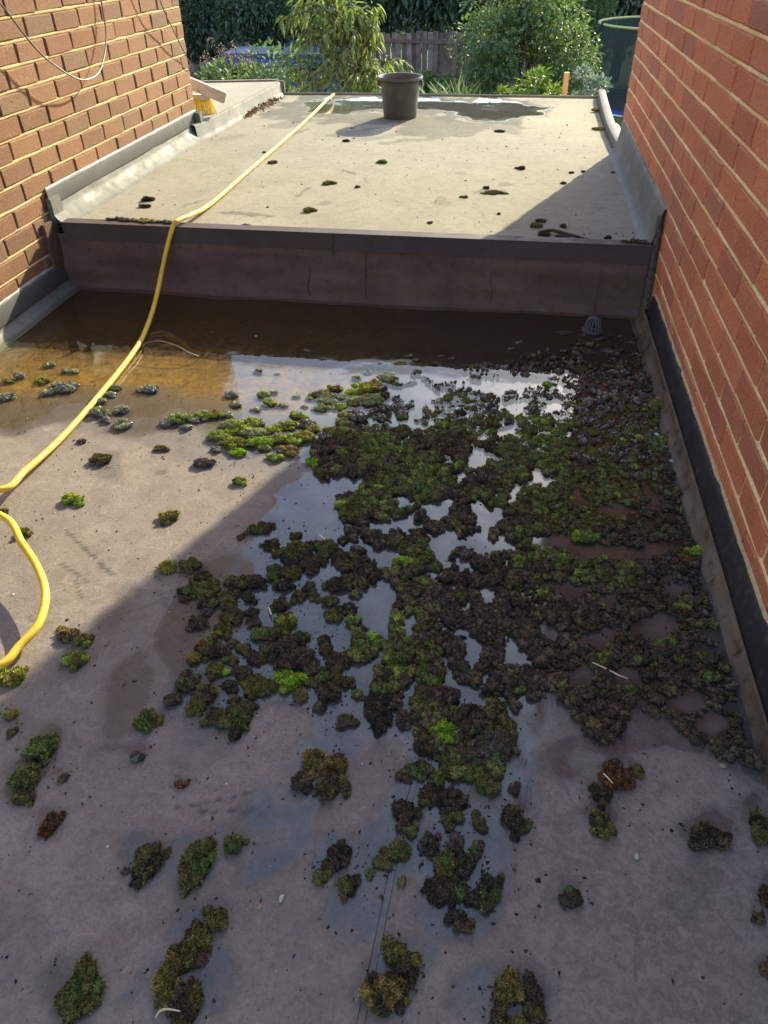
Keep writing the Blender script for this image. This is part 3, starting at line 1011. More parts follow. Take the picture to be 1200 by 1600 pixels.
wall_l, off_l = brick_wall(XL, 1, -0.8, 4.72, 0.919 - 0.0749 * 12, 0.0749, 4.62 - 0.2125 * 30 + (0 if True else 0), 0.2125, (2.15, 0.06, 1.10),
                           'sunlit orange brown brick wall on the left, under the looped cables', TAN_BRICK)
wall_r, off_r = brick_wall(XR, -1, -0.8, 4.655, 0.941 - 0.0751 * 12, 0.0751, 1.895 - 0.2165 * 20, 0.2165, (1.0, 0.10, 1.15),
                           'shaded red brown brick wall on the right with fill light built into brick and mortar', RED_BRICK, 0.0042)


def par_strip(name, mat, prof, y0, y1, xf, sgn, wall, off, amp, seed, n=160, freq=(9, 30), npf=14):
    return strip(name, mat, prof if name == 'flashing' else dense(prof, npf), np.linspace(y0, y1, n),
                 lambda d, y, z: (xf + sgn * d - off.x, y - off.y, z - off.z), wall, amp, seed, freq, name != 'flashing')


# upstands and flashings (offset from the wall, height)
par_strip('upstand', MEMB, [(0.085, Z_UP - 0.004), (0.062, Z_UP + 0.006), (0.036, Z_UP + 0.026), (0.016, Z_UP + 0.05), (0.006, 0.352)],
          Y_STEP + 0.004, 4.66, XL, 1, wall_l, off_l, 0.008, 11, 240, (6, 14), 18)
par_strip('flashing', TRIM, [(0.004, 0.3455), (0.0125, 0.3435), (0.013, 0.346), (0.0115, 0.404), (0.010, 0.4075), (0.001, 0.410)],
          Y_STEP + 0.012, 4.712, XL, 1, wall_l, off_l, 0.0015, 12, 120, (5, 10))
par_strip('sealant_bead', SEAL, [(0.0085, 0.4065), (0.006, 0.411), (0.001, 0.4135)], Y_STEP + 0.02, 4.70, XL, 1, wall_l, off_l, 0.006, 13, 160, (24, 40), 6)
par_strip('upstand', MEMB, [(0.065, 0.002), (0.045, 0.008), (0.026, 0.02), (0.016, 0.036), (0.008, 0.06)],
          -0.6, Y_STEP - 0.012, XL, 1, wall_l, off_l, 0.008, 21, 200)
par_strip('flashing', TRIM, [(0.004, 0.048), (0.0155, 0.0455), (0.016, 0.048), (0.0135, 0.116), (0.0115, 0.1195), (0.001, 0.122)],
          -0.6, Y_STEP - 0.012, XL, 1, wall_l, off_l, 0.0015, 22, 200, (5, 10))
par_strip('sealant_bead', SEAL, [(0.010, 0.1185), (0.007, 0.125), (0.001, 0.129)], -0.6, Y_STEP - 0.02, XL, 1, wall_l, off_l, 0.008, 23, 240, (24, 40), 6)
# corner patch where the two left upstands meet at the step
MB().box((XL + 0.010 - off_l.x, Y_STEP - 0.03 - off_l.y, 0.20 - off_l.z), (0.016, 0.11, 0.19)).build('corner_patch', MEMB_DK, wall_l, False, 0.003)
MB().box((XL + 0.012 - off_l.x, Y_STEP + 0.045 - off_l.y, 0.325 - off_l.z), (0.02, 0.085, 0.10)).build('corner_patch', MEMB, wall_l, False, 0.003)
# splayed end of the upstand at the far left corner
MB().box((XL + 0.03 - off_l.x, 4.69 - off_l.y, 0.335 - off_l.z), (0.035, 0.05, 0.15), Matrix.Rotation(0.25, 3, 'X')).build('upstand_end', MEMB, wall_l, False, 0.004)

par_strip('upstand', MEMB, [(0.065, Z_UP - 0.003), (0.048, Z_UP + 0.005), (0.036, Z_UP + 0.02), (0.024, 0.33), (0.014, 0.405), (0.011, 0.416), (0.001, 0.419)],
          Y_STEP + 0.002, 4.56, XR, -1, wall_r, off_r, 0.006, 31, 160, (5, 12), 18)
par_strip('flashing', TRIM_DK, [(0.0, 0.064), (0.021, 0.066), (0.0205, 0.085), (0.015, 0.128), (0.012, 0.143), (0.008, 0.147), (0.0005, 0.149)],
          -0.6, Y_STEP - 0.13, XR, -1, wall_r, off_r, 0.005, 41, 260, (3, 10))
par_strip('upstand', GRIME, [(0.058, 0.0), (0.044, 0.007), (0.034, 0.02), (0.027, 0.045), (0.020, 0.066)],
          -0.6, Y_STEP - 0.01, XR, -1, wall_r, off_r, 0.010, 42, 260, (12, 30))
par_strip('sealant_bead', MORTAR, [(0.007, 0.146), (0.006, 0.1505), (0.0005, 0.153)], -0.6, Y_STEP - 0.14, XR, -1, wall_r, off_r, 0.007, 43, 260, (26, 40), 6)
# the ragged strip of black sealant at the right corner of the step
cs = MB()
for i in range(9):
    z = 0.06 + 0.036 * i
    cs.tube([(XR - 0.012 - off_r.x + 0.004 * math.sin(i * 2.1), Y_STEP - 0.05 + 0.008 * i - off_r.y, z - off_r.z),
             (XR - 0.016 - off_r.x, Y_STEP - 0.043 + 0.008 * i + 0.006 * math.sin(i * 3.3) - off_r.y, z + 0.04 - off_r.z)], [0.022 - 0.0012 * i, 0.021 - 0.0012 * i], 8)
cs.build('black_sealant', simple('bitumen', (0.035, 0.028, 0.026), (0.09, 0.07, 0.06), 60, 0.55, 0.8, 0.006), wall_r, True)

# walls of the extension underneath the roofs (seen only from the side)
EXT = M('extension_brick', 0.9, 0.2)
bt_ = node(EXT.nt, 'TexBrick', Scale=1.0)
bt_.inputs['Color1'].default_value = (0.28, 0.12, 0.075, 1)
bt_.inputs['Color2'].default_value = (0.22, 0.10, 0.07, 1)
bt_.inputs['Mortar'].default_value = (0.45, 0.33, 0.2, 1)
bt_.inputs['Brick Width'].default_value = 0.225
bt_.inputs['Row Height'].default_value = 0.075
bt_.inputs['Mortar Size'].default_value = 0.006
EXT.L(EXT.pos, bt_.inputs['Vector'])
EXT.color(bt_.outputs['Color'])
ex = MB().box((-0.66, 4.60, -1.1), (2.36, 3.16, 2.66)).box((-3.2, 5.1, -1.05), (2.6, 0.72, 2.7)).box((-0.66, 1.1, -1.25), (2.48, 3.5, 2.3))
tag(ex.build('extension_wall', EXT.m), 'brick walls carrying the flat roofs of the extension', 'wall', kind='structure')


# ------------------------------------------------------------------ moss
def ico(sub):
    bm = bmesh.new()
    bmesh.ops.create_icosphere(bm, subdivisions=sub, radius=1.0)
    V = np.array([v.co[:] for v in bm.verts])
    F = np.array([[v.index for v in f.verts] for f in bm.faces])
    bm.free()
    return V, F


ICO = {k: ico(k) for k in (1, 2, 3, 4)}
TONE = {
    'brown': ((0.048, 0.033, 0.021), (0.130, 0.094, 0.056)), 'dark': ((0.030, 0.023, 0.017), (0.082, 0.067, 0.045)),
    'olive': ((0.052, 0.042, 0.019), (0.175, 0.155, 0.048)), 'green': ((0.046, 0.047, 0.019), (0.145, 0.172, 0.052)),
    'lime': ((0.090, 0.090, 0.022), (0.310, 0.360, 0.050)), 'vivid': ((0.110, 0.145, 0.018), (0.290, 0.440, 0.035)),
    'rust': ((0.060, 0.028, 0.015), (0.170, 0.078, 0.035)), 'grey': ((0.085, 0.080, 0.066), (0.240, 0.230, 0.190)),
    'mauve': ((0.060, 0.045, 0.042), (0.150, 0.115, 0.100)), 'ochre': ((0.080, 0.058, 0.020), (0.290, 0.225, 0.062)),
    'pale': ((0.120, 0.120, 0.055), (0.340, 0.360, 0.170)),
}


def clump_geo(r, rx, ry, h, sub, nblade, tone, tone2=None, blade=0.006, spread=1.0, lumps=9, width=0.0011, core=True):
    """a cushion heaped up from many small lobes, and the fuzz of shoots on it; returns vertices, triangles, colours (local, base at z = 0)"""
    V0, F0 = ICO[sub]
    tones = [tone, tone2 or tone]
    Vs, Fs, Cs, c0 = [], [], [], 0
    ph, am = r.uniform(0, 6.28, 3), r.uniform(0.05, 0.26, 3)
    rl0 = float(np.clip(1.05 / math.sqrt(lumps), 0.2, 0.62))
    for k in range(lumps + (1 if core else 0)):
        a = k * 2.39996 + r.uniform(-0.5, 0.5)
        out = 1 + am[0] * math.sin(a + ph[0]) + am[1] * math.sin(2 * a + ph[1]) + am[2] * math.sin(3 * a + ph[2])
        rho = math.sqrt((k + 0.5) / lumps) * r.uniform(0.85, 1.1) * (1 - rl0 * 0.55) * out
        if core and k == lumps:
            cen, rl = np.array([0, 0, 0.02]), np.array([0.74, 0.74, 0.6])
        else:
            hh = math.sqrt(max(0.0, 1 - (rho / 1.1) ** 2)) * r.uniform(0.45, 0.95)
            cen = np.array([rho * math.cos(a), rho * math.sin(a), hh * 0.72])
            rl = rl0 * r.uniform(0.65, 1.3) * np.array([r.uniform(0.85, 1.2), r.uniform(0.85, 1.2), r.uniform(0.8, 1.15)])
        o = r.uniform(0, 90, 3)
        rad = 1 + 0.55 * fbm(V0[:, 0] * 1.6 + o[0], V0[:, 1] * 1.6 + o[1], V0[:, 2] * 1.6 + o[2], 3)
        U = V0 * rad[:, None] * rl + cen
        t = tones[0] if r.uniform() < 0.6 else tones[1]
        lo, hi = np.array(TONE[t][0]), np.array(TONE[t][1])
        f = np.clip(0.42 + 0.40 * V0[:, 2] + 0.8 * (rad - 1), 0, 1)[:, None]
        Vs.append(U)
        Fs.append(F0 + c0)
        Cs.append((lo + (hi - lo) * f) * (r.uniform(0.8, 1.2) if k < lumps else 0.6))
        c0 += len(V0)
    U, F, C = np.concatenate(Vs), np.concatenate(Fs), np.concatenate(Cs)
    U[:, 2] = np.maximum(U[:, 2], -0.04 + U[:, 2] * 0.1)
    U = U * np.array([rx, ry, h])
    fn = np.cross(U[F[:, 1]] - U[F[:, 0]], U[F[:, 2]] - U[F[:, 0]])
    ar = np.linalg.norm(fn, axis=1)
    ok = fn[:, 2] > -0.35 * ar
    pr = ar * ok
    if nblade and pr.sum() > 0:
        k = r.choice(len(F), nblade, p=pr / pr.sum())
        w = r.dirichlet((1, 1, 1), nblade)
        Pb = (U[F[k]] * w[:, :, None]).sum(1)
        Cb = (C[F[k]] * w[:, :, None]).sum(1)
        N = fn[k] / (ar[k][:, None] + 1e-12)
        D = N + r.normal(size=(nblade, 3)) * 0.6 * spread + np.array([0, 0, 0.25])
        D /= np.linalg.norm(D, axis=1)[:, None]
        S = np.cross(D, r.normal(size=(nblade, 3)))
        S /= np.linalg.norm(S, axis=1)[:, None] + 1e-9
        ln = blade * r.uniform(0.35, 1.25, nblade)[:, None]
        wd = width * r.uniform(0.7, 1.5, nblade)[:, None]
        a = Pb - D * ln * 0.1 - S * wd
        e = Pb - D * ln * 0.1 + S * wd
        tp = Pb + D * ln
        BV = np.stack([a, e, tp], 1).reshape(-1, 3)
        BF = np.arange(nblade * 3).reshape(-1, 3) + len(U)
        jit = (r.uniform(0.35, 1.0, nblade) ** 1.5 * 2.3)[:, None]
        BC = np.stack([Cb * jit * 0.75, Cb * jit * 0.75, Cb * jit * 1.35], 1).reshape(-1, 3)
        return np.concatenate([U, BV]), np.concatenate([F, BF]), np.concatenate([C, BC])
    return U, F, C


def px_scale(P):
    return F_PX / to_px(P)[1]


def put_clump(x, y, w, h, tone, label, group=None, tone2=None, plane='lo', name='moss_clump', wet=False, blade=None, tall=None, cat='moss', lumps=9, fuzz=1.0, rot=None):
    yb = y + 0.16 * h
    if plane == 'lo':
        P = on_z(x, yb, 0.02)
        P = on_z(x, yb, float(roof_z(P[0], P[1])))
        P[2] = float(roof_z(P[0], P[1]))
    else:
        P = on_z(x, yb, Z_UP)
    s = float(px_scale(P))
    rx = w / 2 / s * 1.04
    hz = (tall if tall else 0.62) * min(w, h * 1.3) / 2 / s * 1.25
    ry = max(0.55 * rx, min(1.9 * rx, (h / 2 / s * 1.04 - 0.35 * hz) / 0.62))
    seed = int(abs(x * 131 + y * 17)) % 99991
    r = np.random.default_rng(seed)
    area = rx * ry
    big = max(rx, ry)
    sub = 3 if big > 0.024 else 2
    lumps = int(np.clip(rx * ry / 0.0062 ** 2, 5, 30))
    nb = int(np.clip(area * 4.6e6 * fuzz, 60, 6000))
    bl = blade or float(np.clip(big * 0.2, 0.002, 0.0052))
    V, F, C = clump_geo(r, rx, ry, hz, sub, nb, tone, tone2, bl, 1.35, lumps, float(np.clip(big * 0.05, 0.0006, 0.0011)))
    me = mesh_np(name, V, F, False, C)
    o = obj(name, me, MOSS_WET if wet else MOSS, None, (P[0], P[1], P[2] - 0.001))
    tag(o, label, cat, group)
    if rot is not None:
        o.rotation_euler = (0, 0, rot)
    return o


TW = {'lime': 'lime', 'vivid': 'vivid green', 'olive': 'olive', 'dark': 'blackish', 'brown': 'brown', 'rust': 'rusty', 'mauve': 'mauve brown', 'ochre': 'ochre',
      'green': 'green', 'grey': 'grey', 'pale': 'pale green'}
SZ = lambda r_, a, b: 'small ' if r_ < a else ('large ' if r_ > b else '')
for (x, y, w, h, t1, t2, lab) in CL:
    put_clump(x, y, w, h, t1, lab, None, t2)

# loose fringe of clumps at the left of the mat (x, y, radius in the 4x enlargement of 250..550, 820..1120)
FR = [(255, 330, 60), (190, 400, 50), (160, 460, 30, 'rust'), (300, 400, 78), (420, 460, 60), (442, 512, 34, 'mauve'), (300, 480, 50), (455, 565, 62),
      (240, 600, 58), (300, 545, 30, 'mauve'), (400, 655, 52), (345, 700, 44, 'lime'), (270, 755, 42, 'rust'), (350, 780, 62), (215, 830, 46, 'ochre'),
      (460, 740, 32), (530, 772, 42), (590, 820, 50, 'brown'), (452, 842, 40), (350, 900, 50), (520, 920, 52, 'brown'), (555, 1000, 42, 'ochre'),
      (650, 1000, 62), (872, 1062, 42), (440, 1010, 42), (470, 1090, 36), (280, 1040, 60, 'brown'), (240, 1112, 60), (180, 972, 66, 'brown'), (85, 1082, 46, 'brown'),
      (510, 1160, 70), (345, 1180, 62), (500, 360, 68, 'brown'), (600, 350, 56), (558, 452, 38), (730, 290, 56, 'green'), (832, 290, 50), (768, 370, 50),
      (740, 500, 50), (580, 540, 36), (592, 602, 40), (640, 672, 56), (720, 680, 42), (690, 780, 60), (800, 740, 60, 'brown'), (872, 702, 50), (880, 822, 80),
      (945, 880, 62, 'mauve'), (800, 860, 62), (1030, 720, 42, 'dark'), (1040, 780, 42), (1100, 840, 62), (1020, 940, 42, 'green'), (1100, 940, 42), (960, 970, 40),
      (1050, 1032, 70), (1000, 1140, 36), (860, 162, 78), (840, 65, 33), (690, 122, 46), (950, 115, 30), (940, 240, 60), (1050, 132, 60, 'green'), (1125, 192, 52),
      (1150, 96, 30), (862, 440, 42), (930, 390, 42), (960, 440, 36), (1062, 472, 44, 'green'), (1100, 362, 62), (1080, 562, 46), (1170, 520, 46, 'green'),
      (1170, 822, 52), (1172, 980, 42, 'brown'), (590, 32, 40, 'green'), (505, 75, 25), (660, 10, 42), (745, 165, 40), (810, 195, 40), (1010, 200, 44), (1165, 250, 50)]
rf = random.Random(5)
for e in FR:
    t1 = e[3] if len(e) > 3 else rf.choice(['olive', 'olive', 'dark', 'brown', 'olive', 'green'])
    t2 = rf.choice(['brown', 'olive', 'dark', 'green', 'brown'])
    put_clump(250 + e[0] / 4, 820 + e[1] / 4, e[2] / 2 * 1.2, e[2] / 2 * 1.02, t1,
              SZ(e[2], 41, 59) + TW[t1] + (' and ' + TW[t2] if t2 != t1 else '') + ' moss clump, ' + ('upper' if e[1] < 330 else 'middle' if e[1] < 760 else 'lower') + (' left' if e[0] < 600 else ' right') + ' of the loose left fringe',
              'loose clumps along the left fringe of the mat', t2, lumps=7)
# clumps that make up the tongue reaching towards the camera (2.4x enlargement of 350..850, 1000..1500)
TG = [(740, 480, 80, 46), (680, 505, 46, 36), (845, 470, 62, 60), (800, 520, 50, 40), (1000, 400, 86, 92, 'mauve'), (1060, 350, 50, 60), (845, 590, 90, 76), (760, 575, 46, 46),
      (680, 640, 66, 66), (700, 700, 44, 40), (850, 650, 60, 56), (985, 540, 66, 52), (1092, 556, 34, 32), (1080, 660, 66, 66), (1130, 690, 34, 40), (960, 680, 44, 44),
      (650, 780, 66, 56), (600, 822, 46, 44), (552, 872, 26, 30), (770, 760, 66, 56, 'mauve'), (870, 750, 50, 50, 'mauve'), (830, 830, 62, 62), (900, 830, 60, 60),
      (950, 775, 44, 40, 'green'), (800, 930, 66, 70), (860, 930, 46, 60, 'green'), (920, 960, 50, 46), (880, 1040, 64, 56), (990, 940, 64, 76), (1030, 900, 26, 36), (668, 905, 26, 26),
      (560, 230, 56, 66), (590, 290, 56, 66), (670, 300, 44, 44), (620, 180, 50, 60, 'green'), (740, 290, 50, 50, 'olive'), (745, 390, 46, 46), (460, 300, 56, 40, 'brown'), (365, 250, 34, 30, 'dark'),
      (60, 280, 66, 66), (45, 345, 40, 40), (8, 300, 46, 46), (270, 150, 0, 0), (110, 160, 56, 66), (1010, 470, 66, 50, 'mauve'), (950, 440, 40, 50)]
for e in TG:
    if e[2] == 0:
        continue
    t1 = e[4] if len(e) > 4 else rf.choice(['olive', 'olive', 'dark', 'brown', 'olive', 'green'])
    t2 = rf.choice(['brown', 'olive', 'dark', 'green'])
    put_clump(350 + e[0] / 2.4, 1000 + e[1] / 2.4, e[2] / 2.4 * 1.45, e[3] / 2.4 * 1.45, t1,
              SZ(e[2], 45, 63) + TW[t1] + (' and ' + TW[t2] if t2 != t1 else '') + ' ragged moss clump in the ' + ('upper' if e[1] < 420 else 'middle' if e[1] < 770 else 'lower') + (' left' if e[0] < 830 else ' right') + ' of moss tongue',
              'clumps of the moss tongue', t2, lumps=8)
# wet mounds standing in the sunlit pool (3x enlargement of 250..650, 560..860)
PL = [(460, 63, 18, 'rust'), (553, 72, 9), (335, 170, 25, 'grey'), (100, 280, 44), (30, 305, 24, 'grey'), (130, 325, 20, 'grey'), (165, 290, 20, 'grey'), (205, 265, 34), (265, 262, 30),
      (315, 265, 20), (355, 215, 20, 'grey'), (485, 170, 28), (535, 160, 18, 'grey'), (515, 205, 28), (575, 220, 20), (455, 242, 18, 'grey'), (490, 225, 15), (765, 170, 40, 'ochre'),
      (820, 143, 30, 'rust'), (850, 180, 28), (780, 200, 34), (760, 232, 30), (845, 225, 28), (680, 228, 15, 'grey'), (640, 180, 15), (700, 190, 15), (925, 95, 18, 'ochre'),
      (980, 65, 15), (1080, 70, 18), (1135, 30, 24), (1060, 95, 36), (960, 140, 48), (1030, 150, 25, 'brown'), (990, 195, 46), (920, 200, 36), (890, 265, 38), (860, 300, 34),
      (930, 280, 30), (640, 265, 30), (600, 310, 34, 'ochre'), (690, 305, 34, 'mauve'), (810, 345, 42, 'ochre'), (870, 340, 34), (780, 365, 30, 'mauve'), (350, 310, 46), (440, 300, 40),
      (450, 350, 46), (265, 425, 22), (570, 370, 46), (680, 365, 42, 'ochre'), (600, 430, 42, 'ochre'), (540, 465, 30), (540, 335, 30), (640, 390, 30, 'ochre'), (720, 330, 30, 'ochre'),
      (490, 420, 26, 'ochre'), (1010, 120, 30), (900, 160, 26), (560, 320, 26)]
PL2 = [(185, 170, 18), (75, 210, 20, 'grey'), (35, 225, 20), (250, 190, 15, 'grey'), (285, 195, 14, 'grey'), (162, 228, 22), (245, 250, 36, 'grey'), (180, 272, 20, 'grey'),
       (15, 290, 24, 'grey'), (45, 285, 20, 'grey'), (370, 305, 20, 'grey'), (435, 255, 20), (560, 258, 28, 'grey'), (375, 345, 32, 'grey'), (400, 375, 18, 'grey'), (460, 335, 26, 'grey'),
       (465, 390, 30, 'grey'), (215, 258, 26, 'grey'), (270, 245, 24, 'grey'), (420, 280, 16, 'grey')]
pool = [(250 + a / 3, 560 + b / 3, c / 3, t) for a, b, c, *t in PL] + [(a / 2.4, 500 + b / 2.4, c / 2.4, t) for a, b, c, *t in PL2]
for (x, y, r_, t) in pool:
    t1 = t[0] if t else rf.choice(['pale', 'lime', 'pale'])
    t2 = rf.choice(['grey', 'pale', 'ochre', 'lime']) if t1 != 'grey' else 'pale'
    put_clump(x, y, r_ * 2.7, r_ * 1.75, t1, SZ(r_, 7.5, 11.5) + 'wet ' + TW[t1] + (' and ' + TW[t2] if t2 != t1 else '') + ' mound in sunlit pool, ' +
              ('left of the hose' if y + 0.98 * x < 735 and x < 200 else 'right of the hose' if x < 375 else 'in the far row' if y < 640 else 'near the shore'), 'wet moss mounds in the sunlit pool',
              t2, wet=(t1 in ('grey', 'mauve')), lumps=12, fuzz=0.5, tall=0.7)
# crumbs on the upper roof
CRU = [(541, 220, 9, 5, 'dark'), (427, 254, 15, 7, 'ochre'), (597, 253, 16, 8, 'lime'), (813, 263, 12, 8, 'dark'), (727, 308, 11, 6, 'olive'), (760, 294, 10, 6, 'brown'),
       (892, 270, 8, 5, 'olive'), (911, 268, 7, 5, 'dark'), (880, 286, 8, 6, 'dark'), (838, 352, 17, 10, 'ochre'), (880, 353, 10, 8, 'dark'), (950, 371, 10, 8, 'dark'),
       (845, 345, 13, 7, 'brown'), (672, 348, 9, 5, 'brown'), (386, 353, 15, 6, 'grey'), (228, 322, 16, 7, 'rust'), (231, 311, 18, 11, 'dark'), (781, 205, 14, 5, 'olive'),
       (935, 201, 18, 6, 'ochre'), (930, 172, 12, 5, 'ochre'), (1003, 354, 12, 9, 'brown'), (560, 292, 9, 5, 'dark'), (780, 334, 6, 5, 'dark'), (413, 238, 6, 4, 'dark'), (958, 269, 6, 5, 'dark')]
for (x, y, w, h, t) in CRU:
    put_clump(x, y, w * 1.1, h * 1.25, t, 'tiny ' + TW[t] + ' moss crumb on the upper roof ' + ('near the step' if y > 330 else 'midway' if y > 250 else 'near the far edge') + (', left half' if x < 600 else ', right half'), 'tiny moss crumbs on the upper roof', 'brown', 'up', 'moss_crumb', lumps=6)
put_clump(514, 286, 21, 11, 'ochre', 'flat ochre moss clump in the middle of the upper roof', None, 'brown', 'up')
put_clump(484, 328, 19, 13, 'ochre', 'round ochre moss clump on the upper roof nearest the step', None, 'olive', 'up')
put_clump(771, 301, 36, 8, 'ochre', 'long thin ochre moss strip on the upper roof', None, 'brown', 'up')


# the mat itself: nobody could count its lumps


def build_mat():
    g = 0.0098
    xs = np.arange(-0.75, 0.58, g)
    ys = np.arange(0.6, 2.95, g)
    X, Y = np.meshgrid(xs, ys, indexing='ij')
    X = (X + rng.uniform(-0.5, 0.5, X.shape) * g * 1.2).ravel()
    Y = (Y + rng.uniform(-0.5, 0.5, Y.shape) * g * 1.2).ravel()
    pc, depth = to_px(np.stack([X, Y, np.full_like(X, 0.02)], -1))
    w1, w2 = fbm(X * 16, Y * 16, 1, 3), fbm(X * 16, Y * 16, 6, 3)
    px, py = pc[:, 0] + w1 * 20, pc[:, 1] + w2 * 16
    keep = inside(MAT_POLY, px, py) & (X < XR - 0.05)
    hole = blobs_px(px, py, [(a, b, c * 1.3, d * 1.3) for a, b, c, d in HOLES], 0.5, fbm(X * 28, Y * 28, 4, 3)) > 0.5
    keep &= ~hole
    right = sstep(700, 860, pc[:, 0])
    keep &= fbm(X * 27 + 5, Y * 27, 31, 3) > -0.24 - 0.12 * right
    keep &= fbm(X * 60, Y * 60, 33, 2) > -0.5 + 0.14 * right
    far = sstep(700, 620, pc[:, 1])                       # the drowned far part
    fine = np.clip(sstep(780, 960, pc[:, 0]) * sstep(1250, 1000, pc[:, 1]) * 0.9 + far * 0.6, 0, 1)
    dens = 0.98 - 0.26 * far - 0.62 * sstep(615, 530, pc[:, 1]) + 0.5 * fbm(X * 11, Y * 11, 3, 3)
    keep &= rng.uniform(0, 1, X.shape) < dens
    X, Y, pc, far, fine = X[keep], Y[keep], pc[keep], far[keep], fine[keep]
    n = len(X)
    R = rng.uniform(0, 1, n)
    rad = (0.0062 + 0.0128 * R ** 2.5) * (1 - 0.25 * fine)
    # fewer of the large ones, more of the crumbs at the right hand upstand
    rad = rad * np.where(far > 0.3, np.exp(rng.normal(-0.18, 0.38, n)), 1.0)
    z = roof_z(X, Y)
    hgt = rad * rng.uniform(0.75, 1.25, n) * (1 - 0.10 * far)
    hgt = np.where(far > 0.5, np.maximum(hgt, (WATER_Z - z) * rng.uniform(0.75, 1.7, n)), hgt)
    gz = fbm(X * 6.5 + 3, Y * 6.5, 9, 3) + 0.55 * np.exp(-(((pc[:, 0] - 880) / 130) ** 2 + ((pc[:, 1] - 760) / 85) ** 2)) \
        + 0.25 * np.exp(-(((pc[:, 0] - 640) / 110) ** 2 + ((pc[:, 1] - 690) / 70) ** 2)) + rng.normal(0, 0.22, n) - 0.42 * np.exp(-(((pc[:, 0] - 720) / 110) ** 2 + ((pc[:, 1] - 1120) / 90) ** 2)) - 0.05
    protos = {}
    names = ['dark', 'brown', 'olive', 'green', 'lime', 'mauve', 'grey', 'rust']
    pick = np.full(n, 2)
    u = rng.uniform(0, 1, n)
    pick[gz < -0.02] = 1
    pick[gz < -0.24] = 0
    pick[(gz > 0.10)] = 3
    pick[(gz > 0.42) & (u < 0.45)] = 4
    pick[(u > 0.955)] = 5
    pick[(u < 0.022)] = 7
    dk = far * 0.42 + 0.42 * np.exp(-((pc[:, 0] - (940 + (pc[:, 1] - 560) * 0.33)) / 70) ** 2) * sstep(760, 700, pc[:, 1])
    drown = rng.uniform(0, 1, n) < dk
    pick[drown] = np.where(u[drown] < 0.72, 0, np.where(u[drown] < 0.92, 1, 5))
    Vs, Fs, Cs, c0 = [], [], [], 0
    Vw, Fw, Cw, cw = [], [], [], 0
    for big in (0, 1):
        for t in range(8):
            for v in range(4):
                sel = (pick == t) & ((rad > 0.0105) == bool(big)) & (np.arange(n) % 4 == v)
                for wetp in (False, True):
                    s2 = np.nonzero(sel & (drown == wetp))[0]
                    k = len(s2)
                    if not k:
                        continue
                    r = np.random.default_rng(1000 + t * 10 + v + big * 500)
                    second = {'dark': 'brown', 'brown': 'dark', 'olive': 'brown', 'green': 'olive', 'lime': 'green', 'mauve': 'dark', 'grey': 'dark', 'rust': 'dark'}[names[t]]
                    nbl = (300 if big else 110) if not wetp else (60 if big else 26)
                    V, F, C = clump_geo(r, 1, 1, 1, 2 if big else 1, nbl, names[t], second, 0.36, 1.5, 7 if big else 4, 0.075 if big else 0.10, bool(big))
                    a = rng.uniform(0, 2 * math.pi, k)
                    rr = rad[s2]
                    el = rng.uniform(0.8, 1.3, k)
                    ca, sa = np.cos(a)[:, None], np.sin(a)[:, None]
                    lx, ly = V[None, :, 0] * (rr * el)[:, None], V[None, :, 1] * (rr / el)[:, None]
                    W = np.stack([X[s2][:, None] + lx * ca - ly * sa, Y[s2][:, None] + lx * sa + ly * ca,
                                  z[s2][:, None] + V[None, :, 2] * hgt[s2][:, None]], -1).reshape(-1, 3)
                    CC = (C[None] * rng.uniform(0.7, 1.35, (k, 1, 1))).reshape(-1, 3)
                    FF = (F[None] + (np.arange(k) * len(V))[:, None, None]).reshape(-1, 3)
                    if wetp:
                        Vw.append(W); Fw.append(FF + cw); Cw.append(CC); cw += len(W)
                    else:
                        Vs.append(W); Fs.append(FF + c0); Cs.append(CC); c0 += len(W)
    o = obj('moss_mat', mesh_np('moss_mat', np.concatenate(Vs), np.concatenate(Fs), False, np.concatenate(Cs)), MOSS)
    tag(o, 'dense mat of dark green and brown moss across the shaded roof', 'moss', kind='stuff')
    o2 = obj('drowned_moss', mesh_np('drowned_moss', np.concatenate(Vw), np.concatenate(Fw), True, np.concatenate(Cw)), MOSS_WET)
    tag(o2, 'glistening drowned moss grains by the drain and right upstand', 'moss', kind='stuff')


build_mat()


# look-alikes that still share a label are told apart by their order in the picture
def order_labels():
    by = {}
    for o in bpy.data.objects:
        if o.get('group') and o.name.startswith('moss_') and o.get('label'):
            by.setdefault(o['label'], []).append(o)
    words = ['leftmost', 'second from left', 'third from left', 'fourth from left', 'fifth from left', 'sixth from left', 'seventh from left', 'eighth from left', 'ninth from left', 'tenth from left', 'eleventh from left']
    for lab, os_ in by.items():
        if 1 < len(os_) <= len(words):
            os_.sort(key=lambda o: to_px(np.array(o.location))[0][0])
            for w_, o in zip(words[:1] + words[1:len(os_) - 1] + ['rightmost'], os_):
                o['label'] = w_ + ' ' + lab if len((w_ + ' ' + lab).split()) <= 16 else lab


